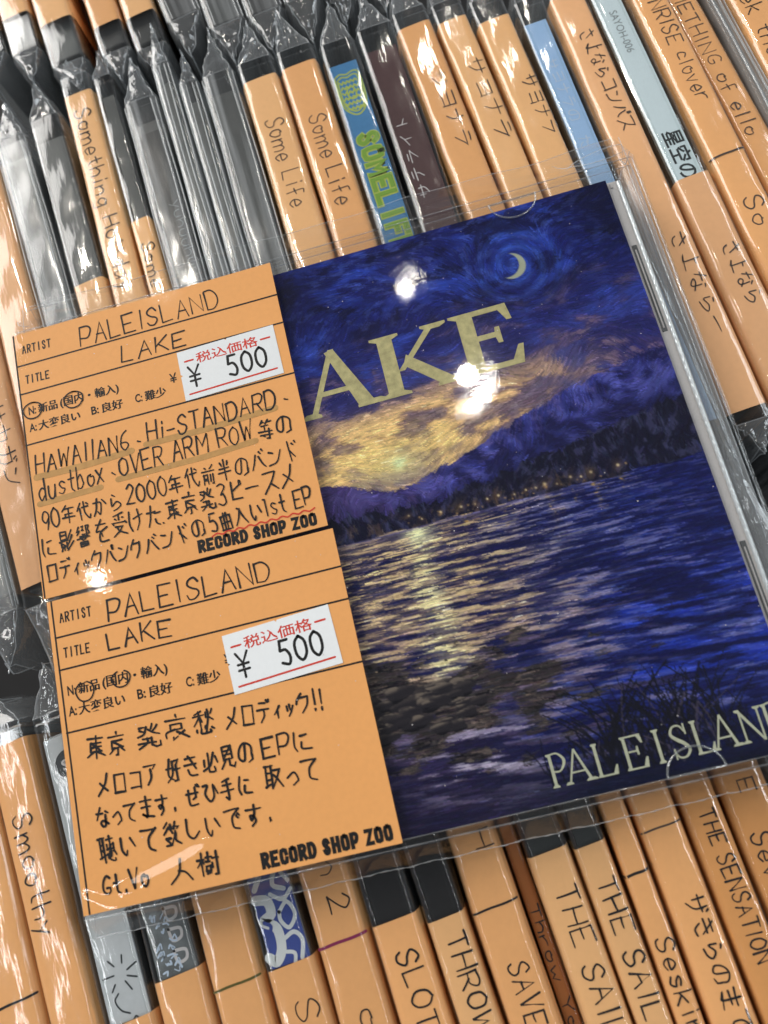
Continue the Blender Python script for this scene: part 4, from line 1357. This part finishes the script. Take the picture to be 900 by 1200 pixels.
def sticker(t, cx, cy, scx, scy, rz):
    a = math.radians(rz)
    def tf(x, y, lift):
        return (scx - cx + x * math.cos(a) - y * math.sin(a), scy - cy + x * math.sin(a) + y * math.cos(a), .32 + lift)
    c = MB()
    W2, H2 = 11.0, 5.85
    pts = [(-W2, -H2), (W2, -H2), (W2, H2), (.5, H2), (.2, H2 - .35), (-.1, H2), (-W2, H2), (-W2, .4), (-W2 + .4, .1), (-W2, -.2)]
    lo = [tf(x, y, -.08) for x, y in pts]; hi = [tf(x, y, 0) for x, y in pts]; n = len(pts)
    c.add(lo + hi, [tuple(range(n, 2 * n))] + [(i, (i + 1) % n, n + (i + 1) % n, n + i) for i in range(n)])
    s = c.build('price_sticker', M['white'], t)
    r = MB(); r.z = .02
    printed(r, '税込価格', -7.0, 2.0, 7.0, 2.0, 2.5, tf, .012)
    r.ribbon([(-9.6, 3.2), (-7.7, 3.2)], .4, tf); r.ribbon([(7.7, 3.2), (9.7, 3.2)], .4, tf)
    r.ribbon([(-9.8, -4.6), (9.8, -4.35)], .38, tf)
    r.build('sticker_heading', M['red'], s)
    k = MB(); k.z = .02
    for j, ch in enumerate('500'):
        xo = -.6 + j * 3.2
        for sm, p in glyph(ch):
            q = [(xo + px / 10 * 2.2, -3.1 + (10 - py) / 10 * 4.7) for px, py in p]
            k.ribbon(catmull(q) if sm else q, .58, tf)
    for q in ([(-9.2, 2.0), (-8.0, -.3), (-6.8, 2.0)], [(-8.0, -.3), (-8.0, -3.3)], [(-9.1, -.5), (-6.9, -.5)], [(-9.1, -1.7), (-6.9, -1.7)]):
        k.ribbon([(x, y * .92 - .1) for x, y in q], .5, tf)
    k.build('sticker_price', M['print'], s)


# upper card
t1, tf1, c1x, c1y = shop_card('upper orange shop card, closely handwritten with seven lines and red underlining', -.5, 60.5, -1.0, -62.5, 0)
p = form(t1, tf1, 0, 0, -.35, 60.45, (-8.9, -15.8, -28.0, -1.1, -62.2))
shop_name(p, 33.4, -61.4, 58.6, -61.9, 2.75, tf1)
p.build('printed_form', M['print'], t1)
mk = MB()
mk.ribbon([(1.2, -35.9), (12, -36.1), (22.8, -35.7)], 1.5, tf1); mk.ribbon([(26.2, -35.2), (40, -35.4), (55, -34.9)], 1.4, tf1)
mk.ribbon([(1.2, -42.0), (15, -41.9)], 1.3, tf1); mk.ribbon([(19, -41.2), (38, -41.4), (49.5, -40.9)], 1.3, tf1)
mk.build('marker_smear', M['marker'], t1)
h1 = MB(); h1.z = .03
IK = .40
hand(h1, 'PALEISLAND', 14.6, -8.2, 47.8, -8.2, 4.5, tf1, .36, .25, 1)
hand(h1, 'LAKE', 23.2, -14.9, 39.0, -15.1, 3.9, tf1, .36, .25, 2, .1)
hand(h1, 'HAWAIIAN6、', .9, -35.3, 25.6, -35.1, 4.2, tf1, IK, .25, 3, .05)
hand(h1, 'Hi-STANDARD、', 26.4, -34.7, 58.4, -34.8, 4.2, tf1, IK, .25, 4, .05)
hand(h1, 'dustbox、', 1.0, -41.4, 19.0, -41.0, 4.9, tf1, IK, .25, 5, .05)
hand(h1, 'OVER ARM ROW', 19.2, -40.8, 49.6, -40.4, 4.3, tf1, IK, .25, 6, .05)
hand(h1, '等の', 50.0, -40.9, 58.0, -41.0, 4.0, tf1, IK, .2, 7)
hand(h1, '90年代から', .9, -48.0, 19.4, -47.6, 4.1, tf1, IK, .2, 8)
hand(h1, '2000年代前半のバンド', 19.8, -47.4, 58.2, -47.4, 4.3, tf1, IK, .2, 9)
hand(h1, 'に影響を受けた', .3, -53.9, 27.6, -53.1, 4.5, tf1, IK, .2, 10)
hand(h1, '東京発3ピースメ', 27.9, -53.0, 56.4, -52.7, 4.5, tf1, IK, .2, 11)
hand(h1, 'ロディックパンク', .8, -59.3, 22.2, -58.8, 3.9, tf1, IK, .2, 12)
hand(h1, 'バンドの', 22.4, -58.8, 36.2, -58.0, 3.9, tf1, IK, .2, 13)
hand(h1, '5曲入り1st EP'.replace('り', 'い'), 36.6, -57.9, 58.8, -57.2, 3.9, tf1, IK, .2, 14)
for ccx, ccy, rx, ry in ((2.2, -20.3, 2.2, 1.9), (11.7, -20.4, 2.2, 1.9)):
    h1.ribbon([(ccx + rx * (1 + .05 * math.sin(3 * a)) * math.cos(a), ccy + ry * math.sin(a)) for a in np.linspace(1.2, 7.9, 34)], .3, tf1)
h1.build('handwriting', M['ink'], t1)
r1 = MB(); r1.z = .05
r1.ribbon(catmull([(36.8 + k * 1.15, -58.5 + (.25 if k % 2 else -.2)) for k in range(20)], 3), .3, tf1)
r1.build('wavy_underline', M['red'], t1)
sticker(t1, c1x, c1y, 47.3, -22.0, .8)

# lower card
t2, tf2, c2x, c2y = shop_card('lower orange shop card with loosely spaced handwriting and two exclamation marks', .1, 61.3, -63.3, -123.3, 0)
p = form(t2, tf2, 1.1, 0, 1.1, 61.25, (-71.0, -77.6, -90.0, -63.4, -123.1))
shop_name(p, 35.0, -122.4, 60.0, -122.5, 2.9, tf2)
p.build('printed_form', M['print'], t2)
h2 = MB(); h2.z = .03
IK = .46
hand(h2, 'PALEISLAND', 12.2, -70.3, 47.4, -70.4, 4.2, tf2, .44, .22, 21)
hand(h2, 'LAKE', 11.4, -76.1, 25.6, -76.2, 3.5, tf2, .44, .22, 22)
hand(h2, '東京', 4.3, -96.0, 13.2, -96.3, 4.4, tf2, IK, .2, 23)
hand(h2, '発哀愁', 14.6, -96.2, 31.8, -96.4, 4.5, tf2, IK, .2, 24)
hand(h2, 'メロディック!!', 32.6, -96.6, 52.4, -97.2, 3.9, tf2, IK, .2, 25)
hand(h2, 'メロコア', 5.6, -103.2, 18.4, -103.3, 3.7, tf2, IK, .2, 26)
hand(h2, '好き必見の', 19.6, -103.4, 37.6, -103.6, 4.1, tf2, IK, .2, 27)
hand(h2, 'EPに', 38.6, -103.4, 49.4, -103.4, 3.8, tf2, IK, .2, 28)
hand(h2, 'なってます.', 4.6, -108.8, 21.2, -108.9, 3.7, tf2, IK, .2, 29)
hand(h2, 'ぜひ手に', 22.6, -108.8, 36.4, -108.8, 3.7, tf2, IK, .2, 30)
hand(h2, '取って', 38.0, -109.0, 49.4, -109.2, 3.8, tf2, IK, .2, 31)
hand(h2, '聴いて', 4.4, -114.9, 16.8, -114.6, 4.2, tf2, IK, .2, 32)
hand(h2, '欲しいです.', 17.2, -114.6, 39.0, -114.5, 3.9, tf2, IK, .2, 33)
hand(h2, 'Gt.Vo', 4.2, -120.9, 13.8, -120.7, 3.5, tf2, IK, .2, 34)
hand(h2, '人樹', 17.2, -121.4, 27.8, -121.4, 4.2, tf2, IK, .2, 35)
for ccx, ccy, rx, ry in ((5.9, -82.9, 1.9, 1.9), (13.6, -82.2, 1.9, 1.6)):
    h2.ribbon([(ccx + rx * (1 + .05 * math.sin(3 * a)) * math.cos(a), ccy + ry * math.sin(a)) for a in np.linspace(1.9, 7.4, 30)], .3, tf2)
h2.build('handwriting', M['ink'], t2)
sticker(t2, c2x, c2y, 46.4, -84.3, 2.6)

# ------------------------------------------------------------------ clear sleeve around case and cards
slv = thing('plastic_sleeve', 'clear plastic sleeve around the lake CD case, with an open flap above its top edge', 'sleeve', (HX, HY, H0 - 11))
SX0, SX1, SY0, SY1 = -1.2, 143.3, -128.4, 10.2
folds = [((5, -121.2), (32, -116.4), 1.0, 1.7), ((2, -119.5), (10, -121.6), .3, .7), ((0.8, 3.0), (2.8, -2.5), .9, 1.0), ((126, 2), (141, 5.5), .5, .8), ((110, 3), (143, 8), .35, .6),
         ((-1, 7.5), (60, 5.2), .35, .5), ((60, 5.2), (143, 4.2), .35, .5), ((139, -70), (141.2, -96), .35, .8), ((20, 3.4), (70, 2.9), .25, .5)]


def film_z(x, y):
    dx = np.maximum(np.maximum(.0 - x, x - 142.0), 0); dy0 = np.maximum(-.2 - y, 0) * 0
    dyt = np.maximum(y + .3, 0); dyb = np.maximum(-124.2 - y, 0)
    z = 11.55 + .08 * np.sin(x * .09 + 1) * np.sin(y * .07 + .6) + .025 * np.sin(x * .23 + y * .11) - .02 * (y + 42) * np.exp(-((x - 92) / 22) ** 2 - ((y + 44) / 16) ** 2)
    z = z - 6.4 * np.clip(dx / 1.2, 0, 1) ** 1.3 - 6.2 * np.clip(dyb / 4.2, 0, 1) ** 1.1
    z = z - 7.6 * (np.clip(dyt / 10.5, 0, 1) ** .85) * np.clip(1, 0, 1)
    z = z + np.clip(dyt / 3, 0, 1) * (.5 * np.sin(x * .13 + 1.2) + .25 * np.sin(x * .31 + y * .4))
    for (ax, ay), (bx, by), hgt, wdt in folds:
        ux, uy = bx - ax, by - ay; L = math.hypot(ux, uy); ux /= L; uy /= L
        s_ = (x - ax) * ux + (y - ay) * uy; d_ = -(x - ax) * uy + (y - ay) * ux + .4 * np.sin(s_ * .2)
        z = z + hgt * np.exp(-(d_ / wdt) ** 2) * sstep(-2, L * .35, s_) * sstep(L + 2, L * .65, s_)
    return z


def sheet(fn, nx, ny):
    a = np.unique(np.concatenate([np.linspace(SX0, SX1, nx), np.linspace(SX0, .6, 8), np.linspace(141.4, SX1, 8)]))
    c = np.unique(np.concatenate([np.linspace(SY0, SY1, ny), np.linspace(SY0, -123.8, 10), np.linspace(-.6, SY1, 20)]))
    XX, YY = np.meshgrid(a, c)
    return np.stack([XX - HX, YY - HY, fn(XX, YY)], -1)


fm = MB(); fm.grid(sheet(film_z, 230, 220)); front = fm.build('front_film', M['outer'], slv, True)
bk = MB()


def back_z(x, y):
    e = np.minimum(np.minimum((x - SX0) / 2.2, (SX1 - x) / 2.2), np.minimum((y - SY0) / 4.5, (SY1 - y) / 9.))
    return .25 + 4.7 * np.clip(1 - e, 0, 1) ** 1.6 * np.where(y > 4, .75, 1)


bk.grid(sheet(back_z, 40, 40)); bk.build('back_film', M['outer'], slv, True)
sm_ = MB()
rr = random.Random(9)
sm_.tube([(x - HX, SY0 - HY + .1 * math.sin(x * .7) + rr.uniform(-.07, .07), 5.2 + .15 * math.sin(x * .2)) for x in np.linspace(SX0, SX1, 190)], [0.11 + .05 * math.sin(i * 1.7) for i in range(190)], 5)
sm_.build('bottom_seam', M['seam'], slv)
sm_ = MB()
for xs in (SX0, SX1):
    sm_.tube([(xs - HX, y - HY, 5.1 if y < 0 else 5.1 - .1 * y) for y in np.linspace(SY0, SY1, 60)], .1, 5)
sm_.build('side_seam', M['seam'], slv)
sm_ = MB()
xs = np.linspace(SX0, SX1, 80)
sm_.tube([(x - HX, SY1 - HY, float(film_z(np.array(x), np.array(SY1 - .01)))) for x in xs], .09, 5)
sm_.build('flap_edge', M['seam'], slv)
wr = MB()
for pts in ([(128, 1.5), (132, 5.2), (139, 6.2), (143, 5.4)], [(126.5, 6.2), (129, 2.8), (136, 1.6), (142, 2.4)], [(141.6, 1.0), (143.2, 4), (143.6, 9)], [(0, 8.0), (6, 8.6), (14, 7.6)], [(-.6, 5), (1.5, 1.2), (4, .4)]):
    P = catmull(pts, 8)
    wr.tube([(q[0] - HX, q[1] - HY, float(film_z(np.array(q[0]), np.array(q[1]))) + .12) for q in P], [0.03 + .10 * math.sin(math.pi * i / (len(P) - 1)) for i in range(len(P))], 5)
wr.build('film_wrinkle', M['seam'], front, True)

# ------------------------------------------------------------------ dust on the sleeve
du = MB()
rr = random.Random(21)
for k in range(170):
    x, y = rr.uniform(4, 138), rr.uniform(-120, -3)
    r = rr.choice([.05, .06, .07, .09, .12]); a0_ = rr.uniform(0, 6)
    z = H0 - 11 + float(film_z(np.array(x), np.array(y))) + .03
    du.add([(x + r * (1 + .5 * math.sin(i * 2.1 + k)) * math.cos(a0_ + i * 1.256), y + r * math.sin(a0_ + i * 1.256), z) for i in range(5)], [(0, 1, 2, 3, 4)])
dust = du.build('dust', M['whiteprint'])
dust['kind'] = 'stuff'; dust['label'] = 'fine pale dust and lint on the clear sleeve'
